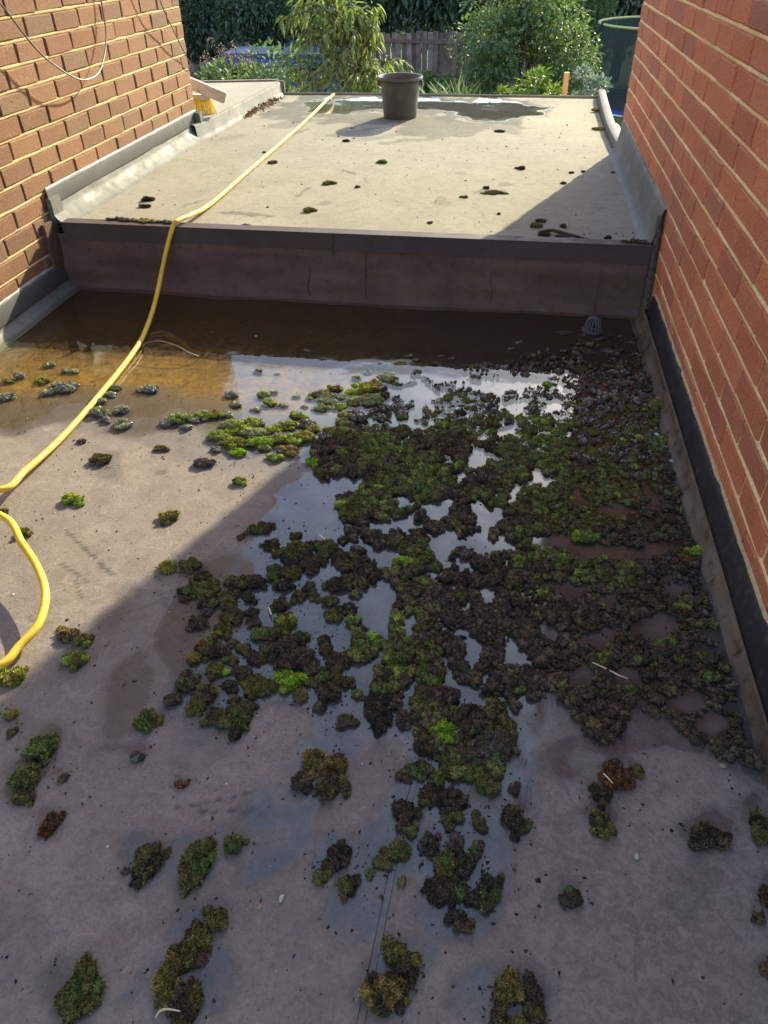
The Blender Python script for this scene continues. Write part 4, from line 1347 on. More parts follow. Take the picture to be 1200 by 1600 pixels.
# ------------------------------------------------------------------ grit, flakes and specks lying about
def build_grit():
    n = 6200
    X = rng.uniform(-1.85, 0.53, n)
    Y = np.where(rng.uniform(0, 1, n) < 0.82, rng.uniform(0.15, 2.3, n), rng.uniform(3.0, 6.1, n))
    # crumbs shed around the single clumps
    cr = [on_z(x + random.gauss(0, w * 0.75), y + random.gauss(0, h * 0.7), 0.03) for (x, y, w, h, *_) in CL for _k in range(16)]
    cr += [on_z(350 + (e[0] + random.gauss(0, 60)) / 2.4, 1000 + (e[1] + random.gauss(0, 60)) / 2.4, 0.03) for e in TG for _k in range(14)]
    cr += [on_z(250 + (e[0] + random.gauss(0, 70)) / 4, 820 + (e[1] + random.gauss(0, 70)) / 4, 0.03) for e in FR for _k in range(10)]
    cr = np.array([c for c in cr if c[0] < 0.53 and c[1] < 2.6])
    ncr = len(cr)
    X[:ncr], Y[:ncr] = cr[:, 0], cr[:, 1]
    up = Y > 2.9
    Z = np.where(up, Z_UP, roof_z(X, Y))
    s = np.minimum(np.where(up, rng.gamma(1.5, 0.0014, n), rng.gamma(1.2, 0.0007, n)) + 0.0004, np.where(up, 0.007, 0.0032))
    V0 = np.array([(1, 0, 0), (-1, 0, 0), (0, 1, 0), (0, -1, 0), (0, 0, 1), (0, 0, -1)], float)
    F0 = np.array([(0, 2, 4), (2, 1, 4), (1, 3, 4), (3, 0, 4), (2, 0, 5), (1, 2, 5), (3, 1, 5), (0, 3, 5)])
    a = rng.uniform(0, 6.28, n)
    st = rng.uniform(0.8, 1.6, n)
    s[:ncr] = np.minimum(rng.gamma(1.4, 0.0009, ncr) + 0.0005, 0.0034)
    J = V0[None] * rng.uniform(0.45, 1.2, (n, 6, 1)) + rng.uniform(-0.45, 0.45, (n, 6, 3))
    lx, ly = J[:, :, 0] * (s * st)[:, None], J[:, :, 1] * s[:, None]
    W = np.stack([X[:, None] + lx * np.cos(a)[:, None] - ly * np.sin(a)[:, None], Y[:, None] + lx * np.sin(a)[:, None] + ly * np.cos(a)[:, None],
                  Z[:, None] + J[:, :, 2] * (s * 0.7)[:, None] + 0.0008], -1).reshape(-1, 3)
    pal = np.array([(0.03, 0.023, 0.016), (0.05, 0.036, 0.022), (0.09, 0.065, 0.04), (0.28, 0.24, 0.18), (0.62, 0.58, 0.5)])
    pk = rng.choice(5, n, p=[0.40, 0.30, 0.14, 0.11, 0.05])
    pk[:ncr] = rng.choice(3, ncr)
    C = np.repeat(pal[pk], 6, 0)
    F = (F0[None] + (np.arange(n) * 6)[:, None, None]).reshape(-1, 3)
    o = obj('scattered_grit', mesh_np('scattered_grit', W, F, False, C), MOSS)
    tag(o, 'fine dark crumbs and pale specks strewn over both roofs', 'grit', kind='stuff')


build_grit()

STONES = [(1120, 1172, 18, 13, (0.20, 0.12, 0.08), 'reddish brown pebble below the right end of the mat'),
          (1130, 1197, 18, 9, (0.42, 0.32, 0.20), 'tan pebble below the reddish one at the right end of the mat'),
          (995, 1338, 11, 12, (0.62, 0.55, 0.46), 'whitish flake alone on scaly roof at lower right'),
          (440, 1404, 10, 13, (0.66, 0.62, 0.55), 'white fleck on shaded roof at lower centre left'),
          (406, 1417, 9, 9, (0.52, 0.38, 0.26), 'tan crumb left of the white fleck'),
          (585, 1363, 6, 8, (0.75, 0.72, 0.62), 'white grain on the left flank of the moss tongue'),
          (1026, 679, 8, 8, (0.75, 0.73, 0.70), 'white round pebble in the wet mat near the upstand'),
          (1055, 720, 24, 10, (0.55, 0.52, 0.50), 'pale crumpled scrap in the mat beside the upstand'),
          (1020, 720, 9, 14, (0.45, 0.42, 0.40), 'upright pale shard left of the crumpled scrap'),
          (1123, 908, 14, 7, (0.66, 0.52, 0.36), 'tan chip at the foot of the right upstand'),
          (1133, 952, 14, 9, (0.56, 0.40, 0.26), 'larger tan chip further down the right upstand'),
          (400, 525, 6, 5, (0.5, 0.4, 0.3), 'small pale scrap in the dark pool'),
          (203, 1517, 10, 5, (0.40, 0.25, 0.14), 'brown husk on shaded roof at lower left')]
for (x, y, w, h, c, lab) in STONES:
    P = on_z(x, y, 0.02)
    P[2] = max(float(roof_z(P[0], P[1])), WATER_Z - 0.002)
    P2 = on_z(x, y, P[2] + 0.002)
    s = float(px_scale(P2))
    r = np.random.default_rng(int(x * 7 + y))
    V, F = ICO[2]
    o_ = r.uniform(0, 50, 3)
    rad = 1 + 0.7 * fbm(V[:, 0] * 1.3 + o_[0], V[:, 1] * 1.3 + o_[1], V[:, 2] * 1.3, 3)
    V = V * rad[:, None] * np.array([w / 2 / s, h / 2 / s / 0.8, 0.35 * min(w, h) / s]) * 0.78
    V[:, 2] = np.maximum(V[:, 2], -0.001)
    m_ = simple('stone_' + lab.split()[0], tuple(v * 0.5 for v in c), tuple(v * 0.75 for v in c), 200, 0.8, 0.3, 0.002)
    tag(obj('pebble', mesh_np('pebble', V, F, True), m_, None, (P2[0], P2[1], P2[2])), lab, 'pebble')


def stick(name, pts_px, plane_z, r, mat, label, cat='twig', lift=0.0):
    pts = []
    for i, (x, y) in enumerate(pts_px):
        P = on_z(x, y, plane_z)
        if plane_z < 0.1:
            P[2] = max(float(roof_z(P[0], P[1])), 0.0) + r * 0.8 + lift
        pts.append(P)
    p2 = spline(pts, 6)
    rs = [r * (0.7 + 0.5 * abs(math.sin(3.1 * i / len(p2) + 0.4))) for i in range(len(p2))]
    return tag(MB().tube(p2, rs, 7).build(name, mat, None, True), label, cat)


stick('twig', [(846, 362), (862, 360), (880, 364), (900, 369), (918, 374)], Z_UP + 0.012, 0.006, TWIG, 'thick dark twig lying on the shaded corner of the upper roof')
put_clump(850, 366, 22, 9, 'brown', 'dark matted debris lump beside the thick twig', None, 'dark', 'up', 'debris_lump', cat='debris', blade=0.008)
put_clump(878, 371, 20, 6, 'brown', 'brown matted debris under the thick twig', None, 'mauve', 'up', 'debris_lump', cat='debris', blade=0.008)
stick('straw', [(942, 1210), (950, 1218), (957, 1226)], 0.04, 0.0012, simple('straw', (0.5, 0.4, 0.26), (0.62, 0.52, 0.36), 50, 0.7, 0), 'pale straw lying on the reddish moss clump', 'straw', 0.02)
stick('straw', [(925, 1036), (950, 1048), (965, 1056), (980, 1062)], 0.03, 0.0014, bpy.data.materials['straw'], 'pale straw lying on the lower right of the mat', 'straw', 0.012)
stick('straw', [(247, 1598), (253, 1588), (264, 1584), (285, 1587)], 0.04, 0.0013, bpy.data.materials['straw'], 'curled straw by the bottom edge olive clump', 'straw', 0.02)
stick('straw', [(499, 840), (508, 848)], 0.03, 0.002, bpy.data.materials['straw'], 'short pale straw at the top of the left fringe', 'straw', 0.02)
stick('straw', [(420, 950), (424, 962)], 0.03, 0.002, bpy.data.materials['straw'], 'short pale straw left of the yellow olive cushion', 'straw', 0.008)

# leaf litter swept against the kerb, and the mossy line on the step edge
for nm, a, b, wid, n, mat, lab in (('leaf_litter', (381, 185), (434, 156), 0.05, 240, DRYLEAF, 'brown leaf litter swept into the corner under the left kerb'),):
    A, B = on_z(*a, Z_UP), on_z(*b, Z_UP)
    Vl, Fl = [], []
    for i in range(n):
        t = random.random()
        p = A + (B - A) * t + np.array([random.gauss(0, wid * 0.4), random.gauss(0, wid * 0.5), random.uniform(0.004, 0.02)])
        rot = Quaternion((random.gauss(0, 1), random.gauss(0, 1), random.gauss(0, 1), random.gauss(0, 1))).normalized()
        s = random.uniform(0.008, 0.022)
        b0 = len(Vl)
        for v in ((-1, 0, 0), (0, -0.4, 0.15), (1, 0, 0), (0, 0.4, 0.15)):
            q = rot @ Vector(v) * s
            Vl.append((p[0] + q.x, p[1] + q.y, max(Z_UP + 0.001, p[2] + q.z)))
        Fl.append((b0, b0 + 1, b0 + 2, b0 + 3))
    mb = MB(); mb.add(Vl, Fl)
    tag(mb.build(nm, mat), lab, 'leaf litter', kind='stuff')


def moss_line(a, b, n, tones, label, w=0.012):
    A, B = on_z(*a, 0.289), on_z(*b, 0.289)
    Vs, Fs, Cs, c = [], [], [], 0
    r = np.random.default_rng(5)
    for i in range(n):
        t = r.uniform(0, 1)
        p = A + (B - A) * t + np.array([0, r.normal(0, w * 0.5), 0])
        s = r.uniform(0.005, 0.013)
        V, F, C = clump_geo(r, s * 1.3, s, s * 0.8, 1, 24, tones[int(r.integers(len(tones)))], 'brown', 0.003, 1, 5, 0.0006)
        Vs.append(V + p); Fs.append(F + c); Cs.append(C); c += len(V)
    o = obj('edge_moss', mesh_np('edge_moss', np.concatenate(Vs), np.concatenate(Fs), False, np.concatenate(Cs)), MOSS)
    tag(o, label, 'moss')


moss_line((206, 345), (243, 347), 46, ['ochre', 'ochre', 'lime'], 'ochre moss line along the left end of the step edge')
moss_line((168, 343), (204, 345), 22, ['brown', 'mauve'], 'brown crumbly moss line left of the ochre one on the step edge')
moss_line((245, 347), (268, 349), 12, ['brown', 'mauve', 'dark'], 'dark moss crumbs on the step edge beside the hose')
moss_line((975, 378), (1012, 380), 14, ['dark', 'brown'], 'black crumbs on the right end of the step edge')

# ------------------------------------------------------------------ the hose
hp = [np.array([-1.44, 6.36, -0.9]), np.array([-1.41, 6.33, -0.1]), np.array([-1.395, 6.30, 0.22]), on_z(517, 151, 0.296), on_z(490, 177, 0.284), on_z(460, 205, 0.281), on_z(385, 270, 0.281),
      on_z(330, 318, 0.285), on_z(300, 335, 0.303), on_z(279, 344, 0.312), on_y(270, 355, 2.905), on_x(258, 400, -1.37), on_x(243, 470, -1.365), on_x(228, 515, -1.35),
      on_z(212, 545, 0.022), on_z(170, 600, 0.02), on_z(100, 680, 0.03), on_z(40, 735, 0.05), on_z(0, 765, 0.065), np.array([-1.46, 1.395, 0.085]), np.array([-1.50, 1.32, 0.085]), np.array([-1.42, 1.30, 0.085]),
      on_z(0, 805, 0.085), on_z(35, 850, 0.085), on_z(60, 890, 0.08), on_z(71, 930, 0.075), on_z(60, 975, 0.065), on_z(30, 1010, 0.055), on_z(0, 1040, 0.05),
      np.array([-1.02, 0.82, 0.05]), np.array([-1.2, 0.6, 0.045]), np.array([-1.35, 0.2, 0.05]), np.array([-1.4, -0.4, 0.05])]
tag(MB().tube(spline(hp, 10), 0.0092, 12).build('garden_hose', HOSE, None, True), 'yellow garden hose trailing over the step and across both roofs', 'hose')
wp = [on_z(221, 541, 0.03), on_z(232, 535, 0.045), on_z(250, 533, 0.055), on_z(275, 540, 0.05), on_z(295, 551, 0.035), on_z(311, 557, 0.014)]
tag(MB().tube(spline(wp, 8), 0.0022, 8).build('wire', simple('brown_wire', (0.16, 0.10, 0.08), (0.22, 0.15, 0.12), 50, 0.5, 0), None, True), 'thin brown wire arching from the hose into the pool', 'wire')

# ------------------------------------------------------------------ cables on the left wall
c1 = [on_x(-60, -60, XL + 0.05), on_x(0, 5, XL + 0.055), on_x(60, 80, XL + 0.06), on_x(110, 118, XL + 0.065), on_x(137, 124, XL + 0.06), on_x(157, 108, XL + 0.05),
      on_x(166, 60, XL + 0.03), on_x(158, 0, XL + 0.018), on_x(150, -60, XL + 0.012), on_x(140, -260, XL + 0.01)]
tag(MB().tube(spline(c1, 10), 0.0033, 8).build('cable', CABLE, None, True), 'thin grey cable hanging in a wide loop on the left brick wall', 'cable')
c2 = [on_x(215, -120, XL + 0.07), on_x(250, 0, XL + 0.06), on_x(270, 45, XL + 0.045), on_x(292, 90, XL + 0.022), np.array([XL + 0.014, 4.73, 0.63]), np.array([XL - 0.02, 4.74, 0.60])]
tag(MB().tube(spline(c2, 10), 0.0030, 8).build('cable', CABLE, None, True), 'thin cable running down to the far corner of the left wall', 'cable')

# ------------------------------------------------------------------ bucket
bpos = np.array([-0.757, 5.41, Z_UP - 0.004])
bk = empty('bucket', bpos)
tag(bk, 'black plastic builder bucket standing near the far edge of the upper roof', 'bucket')
pr = [(0.0, 0.004), (0.092, 0.004), (0.104, 0.0), (0.108, 0.008), (0.112, 0.05), (0.118, 0.11), (0.124, 0.17), (0.129, 0.215), (0.130, 0.222), (0.139, 0.223), (0.146, 0.226),
      (0.147, 0.238), (0.144, 0.243), (0.137, 0.242), (0.132, 0.236), (0.128, 0.20), (0.112, 0.06), (0.104, 0.012), (0.0, 0.012)]
MB().lathe(pr, 48).build('body', RUBBER, bk, True)
MB().lathe([(0.1292, 0.208), (0.1335, 0.210), (0.1335, 0.214), (0.1300, 0.216)], 48).build('rib', RUBBER, bk, True)
MB().lathe([(0.0, 0.198), (0.127, 0.198)], 40).build('dirty_water', simple('dirty_water', (0.02, 0.018, 0.012), (0.035, 0.03, 0.02), 10, 0.05, 0), bk, True)
for s in (-1, 1):
    MB().box((s * 0.139, 0, 0.205), (0.016, 0.036, 0.034)).build('handle_lug', RUBBER, bk, False, 0.004)
hpts = [(0.147 * math.cos(t), -0.012 - 0.10 * math.sin(t), 0.205 - 0.085 * math.sin(t) ** 0.8 if math.sin(t) > 0 else 0.205) for t in np.linspace(0.0, math.pi, 25)]
hpts = [(p[0] * (1 + 0.08 * math.sin(t)), -p[1] + 0.05 * math.sin(t), p[2]) for p, t in zip(hpts, np.linspace(0, math.pi, 25))]
MB().tube(hpts, 0.0028, 8).build('handle', METAL, bk, True)
MB().box((0.03, 0.01, 0.207), (0.09, 0.05, 0.012), Matrix.Rotation(0.5, 3, 'Z') @ Matrix.Rotation(0.3, 3, 'X')).build('floating_scrap', simple('scrap', (0.35, 0.34, 0.36), (0.5, 0.5, 0.5), 40, 0.5, 0.5, 0.01), bk, False, 0.003)
bk.rotation_euler = (0, 0, 0.05)

# ------------------------------------------------------------------ broom and timber at the far left corner
br = empty('broom', (-1.93, 4.93, kz))
tag(br, 'broom head with yellow bristles standing behind the left house corner', 'broom')
stock = MB().box((-0.06, 0.0, 0.092), (0.24, 0.05, 0.03)).build('stock', TIMBER, br, False, 0.004)
bris = MB()
for i in range(16):
    for j in range(5):
        x0, y0 = -0.17 + 0.0145 * i, -0.018 + 0.009 * j
        for q in range(2):
            dx, dy = (x0 + 0.06) * 0.22 + random.uniform(-0.006, 0.006), (j - 2) * 0.006 + random.uniform(-0.005, 0.005)
            bris.tube([(x0 + random.uniform(-0.003, 0.003), y0, 0.078), (x0 + dx * 0.4, y0 + dy * 0.5, 0.04), (x0 + dx, y0 + dy, 0.001)], [0.0022, 0.002, 0.0014], 5)
bris.build('bristles', BRISTLE, stock)
MB().tube([(-0.08, 0, 0.105), (-0.9, -0.10, 0.75)], 0.012, 10).build('handle', TIMBER, br, True)
ta, tb = on_y(292, 128, 4.86), on_y(352, 153, 4.93)
dv = Vector(tb - ta)
ta2 = Vector(ta) - dv * 0.35
tv = (Vector(tb) - ta2)
Rt = tv.to_track_quat('Y', 'Z').to_matrix()
tmb = MB().box((0, 0, 0), (0.052, tv.length, 0.062), Rt)
tag(tmb.build('timber_offcut', TIMBER, None, False, 0.004, (ta2 + Vector(tb)) / 2), 'weathered whitish timber offcut poking past the left house corner', 'timber')

# ------------------------------------------------------------------ drain guard
dp = on_z(925, 519, 0.0)
dg = empty('drain_guard', (dp[0], dp[1], 0.0))
tag(dg, 'grey domed plastic drain guard in the corner of the flooded roof', 'drain guard')
rd, hd = 0.031, 0.062
for k in range(14):
    a = 2 * math.pi * k / 14
    pts = [(rd * 1.12 * math.cos(a), rd * 1.12 * math.sin(a), 0.0), (rd * math.cos(a), rd * math.sin(a), 0.018), (rd * 0.96 * math.cos(a), rd * 0.96 * math.sin(a), 0.036),
           (rd * 0.72 * math.cos(a), rd * 0.72 * math.sin(a), 0.053), (rd * 0.32 * math.cos(a), rd * 0.32 * math.sin(a), hd)]
    MB().tube(spline(pts, 4), 0.0022, 6).build('rib', PLASTIC, dg, True)
MB().lathe([(0.0, hd + 0.004), (0.008, hd + 0.0035), (0.013, hd), (0.012, hd - 0.005), (0.0, hd - 0.005)], 18).build('cap', PLASTIC, dg, True)
MB().lathe([(rd * 0.9, 0.024), (rd * 1.03, 0.023), (rd * 1.03, 0.028), (rd * 0.9, 0.029)], 24).build('ring', PLASTIC, dg, True)
MB().lathe([(rd * 0.7, 0.010), (rd * 1.35, 0.006), (rd * 1.35, 0.010), (rd * 0.7, 0.014)], 24).build('flange', PLASTIC, dg, True)
for (x, y, w, h) in ((903, 545, 26, 8), (920, 550, 22, 8), (960, 548, 30, 11), (884, 520, 22, 9), (935, 530, 16, 6), (985, 535, 16, 7), (912, 523, 12, 7)):
    put_clump(x, y, w, h, 'dark', 'dark sodden moss raft floating by the domed drain guard', 'sodden moss rafts around the drain', 'mauve', wet=True, fuzz=0.2)
for (x, y, w) in ((640, 556, 14), (652, 562, 16), (681, 568, 16), (760, 569, 18), (706, 560, 12), (480, 548, 14), (800, 545, 14), (812, 535, 12), (835, 555, 14), (690, 556, 8), (630, 571, 14)):
    put_clump(x, y, w, w * 0.5, 'grey', 'small pale moss raft afloat in the dark pool below the step', 'small rafts afloat in the dark pool', 'dark', wet=True, fuzz=0.2)

# ------------------------------------------------------------------ the garden
GZ = -2.4
gm = M('lawn', 0.9, 0.2)
gm.color(gm.ramp(gm.noise(1.3, 6), [(0.3, (0.045, 0.085, 0.018)), (0.7, (0.09, 0.15, 0.03))]))
gm.bump(gm.noise(40, 3), 0.8, 0.05)
gmesh = mesh_np('ground', [(-900, -900, GZ), (900, -900, GZ), (900, 900, GZ), (-900, 900, GZ)], [(0, 1, 2, 3)])
tag(obj('ground', gmesh, gm.m), 'green garden lawn below the roofs', 'lawn', kind='structure')

LEAF_DK = leaf_mat('dark_leaf', (0.052, 0.068, 0.048), (0.130, 0.158, 0.10), 0.25, 0.8)
LEAF_MID = leaf_mat('mid_leaf', (0.065, 0.098, 0.045), (0.155, 0.20, 0.09), 0.35, 0.9)
LEAF_LT = leaf_mat('light_leaf', (0.075, 0.115, 0.022), (0.16, 0.21, 0.045), 0.4, 2)
LEAF_PEACH = leaf_mat('peach_leaf', (0.070, 0.105, 0.042), (0.20, 0.24, 0.090), 0.42, 4)
LEAF_BLUE = leaf_mat('blue_leaf', (0.12, 0.16, 0.17), (0.22, 0.27, 0.32), 0.25, 3)
BARK = simple('bark', (0.05, 0.035, 0.025), (0.11, 0.08, 0.055), 30, 0.95, 0.6, 0.01)
PETAL = simple('faded_flower', (0.35, 0.20, 0.15), (0.50, 0.33, 0.25), 8, 0.8, 0)


def leaf_proto(L, W, fold=0.25, droop=0.15):
    V = np.array([(0, 0, 0), (W * .5, L * .32, fold * W), (0, L * .32, 0), (-W * .5, L * .32, fold * W), (W * .36, L * .7, fold * W * .6 - droop * L * .4),
                  (0, L * .7, -droop * L * .4), (-W * .36, L * .7, fold * W * .6 - droop * L * .4), (0, L, -droop * L)])
    F = np.array([(0, 1, 2), (0, 2, 3), (2, 1, 4), (2, 4, 5), (3, 2, 5), (3, 5, 6), (5, 4, 7), (5, 7, 6)])
    return V, F


def far_leaf(L, W):
    return np.array([(0, 0, 0), (W * .5, L * .45, 0.2 * W), (0, L, -0.2 * L), (-W * .5, L * .45, 0.2 * W)]), np.array([(0, 1, 2), (0, 2, 3)])


def frames(D, r):
    """rotation matrices whose Y axis is D"""
    D = D / np.linalg.norm(D, axis=1)[:, None]
    A = np.cross(D, np.array([0, 0, 1.0]) + r.normal(0, 0.35, D.shape))
    A /= np.linalg.norm(A, axis=1)[:, None] + 1e-9
    B = np.cross(A, D)
    return np.stack([A, D, B], 2)


def scatter(V, F, P, Rm, S):
    n = len(P)
    W = (np.einsum('nij,vj->nvi', Rm, V) * S[:, None, None] + P[:, None, :]).reshape(-1, 3)
    return W, (F[None] + (np.arange(n) * len(V))[:, None, None]).reshape(-1, 3)


def bush(name, label, cat, base, rx, ry, h, n, leaf, mat, seed, droop=0.2, hang=0.3, clumps=26, low=0.0, group=None, trunk=0.06, shell=0.55, up=0.2, far=False):
    """trunk, limbs and a crown of leaf clusters spread through its volume"""
    r = np.random.default_rng(seed)
    t = empty(name, base)
    tag(t, label, cat, group)
    cz = low + (h - low) / 2
    c = r.normal(size=(clumps, 3))
    c /= np.linalg.norm(c, axis=1)[:, None]
    c *= (r.uniform(0.25, 1.0, clumps) ** 0.5)[:, None]
    C = c * np.array([rx, ry, (h - low) / 2]) * 0.82 + np.array([0, 0, cz])
    cr = r.uniform(0.20, 0.42, clumps) * min(rx, (h - low) / 2 * 1.1)
    k = r.integers(0, clumps, n)
    d = r.normal(size=(n, 3))
    d /= np.linalg.norm(d, axis=1)[:, None]
    rr = shell + (1 - shell) * r.uniform(0, 1, n) ** 0.7
    P = C[k] + d * (cr[k] * rr)[:, None] * np.array([1.15, 1.15, 0.85])
    P[:, 2] = np.maximum(P[:, 2], 0.02)
    D = d + r.normal(size=(n, 3)) * 0.5 + np.array([0, 0, up - hang])
    V, F = far_leaf(*leaf) if far else leaf_proto(leaf[0], leaf[1], 0.25, droop)
    W, FF = scatter(V, F, P, frames(D, r), r.uniform(0.6, 1.35, n))
    o = obj('crown', mesh_np('crown', W, FF), mat, t)
    o['kind'] = 'stuff'
    mb = MB()
    mb.tube([(0, 0, -0.05), (0.04 * h * 0.2, 0, cz * 0.5), (0, 0.02 * h * 0.2, cz), (0.03, 0, h * 0.8)], [trunk, trunk * 0.8, trunk * 0.55, trunk * 0.2], 8)
    for i in range(min(10, clumps)):
        q = C[i]
        z0 = min(q[2] * 0.6, cz)
        mb.tube([(0, 0, z0), (q[0] * 0.5, q[1] * 0.5, (z0 + q[2]) / 2 + 0.05), tuple(q)], [trunk * 0.45, trunk * 0.3, trunk * 0.1], 6)
    mb.build('trunk', BARK, t, True)
    return t


# tall screen of trees behind the fence
TT = [(-13.6, 27, 3.2, 8.6), (-10.4, 25.6, 3.0, 8.0), (-7.6, 27.5, 2.6, 8.8), (-5.0, 26.2, 2.4, 7.8), (-2.5, 26.6, 2.4, 8.5), (0.2, 26.4, 2.5, 8.2), (2.9, 27, 2.6, 8.6), (5.8, 27, 2.9, 8.2)]
TL = ['dark tree in the far screen nearest the left house corner', 'dark broad tree in the far screen above the flowering shrub', 'dark tree in the far screen above the blue box',
      'dark hanging tree in the far screen behind the young peach tree', 'dark hanging tree in the far screen above the fence middle', 'dark tree in the far screen behind the big right shrub',
      'dark tree in the far screen above the trampoline', 'dark tree in the far screen hidden mostly by the right house']
for i, (x, y, r_, h) in enumerate(TT):
    bush('screen_tree', TL[i], 'tree', (x, y, GZ), r_, 2.0, h, 30000, (0.22, 0.085), LEAF_DK, 50 + i, 0.3, 0.7, 110, 0.1, 'trees of the far screen', 0.16, 0.25, 0.0, True)
bush('bright_bush', 'yellow green bush catching sun between the far dark trees', 'bush', (-1.1, 24.6, GZ), 0.5, 0.5, 3.6, 500, (0.2, 0.1), LEAF_LT, 81, 0.3, 0.5, 8, 2.6, None, 0.04)

for i, (x, y, r_, h, lab) in enumerate(((-9.2, 23.2, 1.3, 2.6, 'dark hedge bush at the back of the lawn behind the flowering shrub'), (-6.9, 22.4, 1.3, 2.9, 'dark hedge bush at the back of the lawn behind the blue box'))):
    bush('hedge_bush', lab, 'bush', (x, y, GZ), r_, 0.8, h, 14000, (0.16, 0.07), LEAF_DK, 40 + i, 0.2, 0.4, 50, 0.1, 'hedge bushes behind the lawn', 0.06, 0.3, 0.1, True)
# shrubs of the garden
bush('flowering_shrub', 'low shrub with faded pink flower heads left of the blue box', 'shrub', (-4.35, 12.8, GZ), 1.0, 0.8, 2.42, 8000, (0.085, 0.042), LEAF_MID, 61, 0.2, 0.1, 34, 0.3)
fs = bpy.data.objects['flowering_shrub']
for i, (x, y) in enumerate(((330, 66), (345, 74), (352, 82), (362, 83), (341, 88), (322, 86), (318, 94), (366, 71), (392, 92), (370, 93), (384, 90), (356, 90))):
    P = on_y(x, y, 12.3 + 0.1 * (i % 3))
    r = np.random.default_rng(i)
    n = 40
    d = r.normal(size=(n, 3))
    d /= np.linalg.norm(d, axis=1)[:, None]
    V, F = leaf_proto(0.022, 0.016, 0.3, 0.1)
    W, FF = scatter(V, F, d * np.array([0.045, 0.045, 0.05]), frames(d, r), r.uniform(0.7, 1.3, n))
    obj('flower_head', mesh_np('flower_head', W, FF), PETAL, fs, Vector(P) - fs.location)
    MB().tube([Vector(P) - fs.location, Vector(P) - fs.location + Vector((0.05, 0.1, -0.35))], 0.006, 5).build('flower_stem', BARK, fs)
bush('large_shrub', 'large dense green shrub covering the fence on the right', 'shrub', (0.0, 14.6, GZ), 1.2, 1.0, 3.25, 15000, (0.085, 0.042), LEAF_MID, 62, 0.2, 0.15, 60, 0.1, None, 0.08)
bush('large_shrub', 'tall green shrub between the large shrub and the trampoline', 'shrub', (0.75, 21.5, GZ), 1.5, 1.0, 3.6, 10000, (0.09, 0.045), LEAF_MID, 68, 0.2, 0.15, 40, 0.1, None, 0.07)
bush('ivy_shrub', 'ivy like bush climbing the fence left of the large shrub', 'shrub', (-1.75, 16.6, GZ), 0.55, 0.4, 1.75, 2500, (0.09, 0.05), LEAF_MID, 63, 0.2, 0.2, 16, 0.1)
bush('young_shrub', 'light green young shrub in front of the large one', 'shrub', (0.22, 11.6, GZ), 0.50, 0.45, 2.35, 2600, (0.085, 0.04), LEAF_LT, 64, 0.2, 0.1, 22, 0.4)
bush('young_shrub', 'small yellow green sprig left of the light young shrub', 'shrub', (-0.22, 11.2, GZ), 0.18, 0.2, 2.1, 500, (0.075, 0.035), LEAF_LT, 65, 0.2, 0.0, 8, 0.9)
bush('silver_shrub', 'silvery blue shrub right of the wooden post', 'shrub', (0.83, 10.4, GZ), 0.26, 0.3, 2.4, 2600, (0.06, 0.018), LEAF_BLUE, 66, 0.1, -0.5, 16, 1.5)
bush('low_bush', 'low green bush under the silvery shrub', 'bush', (0.92, 9.6, GZ), 0.42, 0.4, 2.05, 1800, (0.06, 0.03), LEAF_MID, 67, 0.2, 0.1, 14, 0.8)
bush('low_bush', 'green bush in the gap right of the curved trim', 'bush', (1.15, 9.2, GZ), 0.5, 0.5, 1.35, 1800, (0.06, 0.03), LEAF_MID, 69, 0.2, 0.1, 14, 0.2)
bush('reed_clump', 'tall grassy clump in front of the fence right of the bucket', 'plant', (-0.85, 11.5, GZ), 0.6, 0.5, 1.72, 1300, (0.42, 0.022), LEAF_MID, 70, 0.35, -0.7, 16, 0.9)
bush('undergrowth', 'dark green undergrowth behind the peach tree', 'bush', (-2.2, 12.5, GZ), 1.2, 0.6, 1.7, 5000, (0.09, 0.045), LEAF_MID, 71, 0.2, 0.1, 26, 0.2)
bush('undergrowth', 'leafy undergrowth at the far edge left of the bucket tree', 'bush', (-3.3, 10.2, GZ), 0.8, 0.5, 1.55, 3200, (0.09, 0.03), LEAF_PEACH, 72, 0.2, 0.4, 20, 0.4)


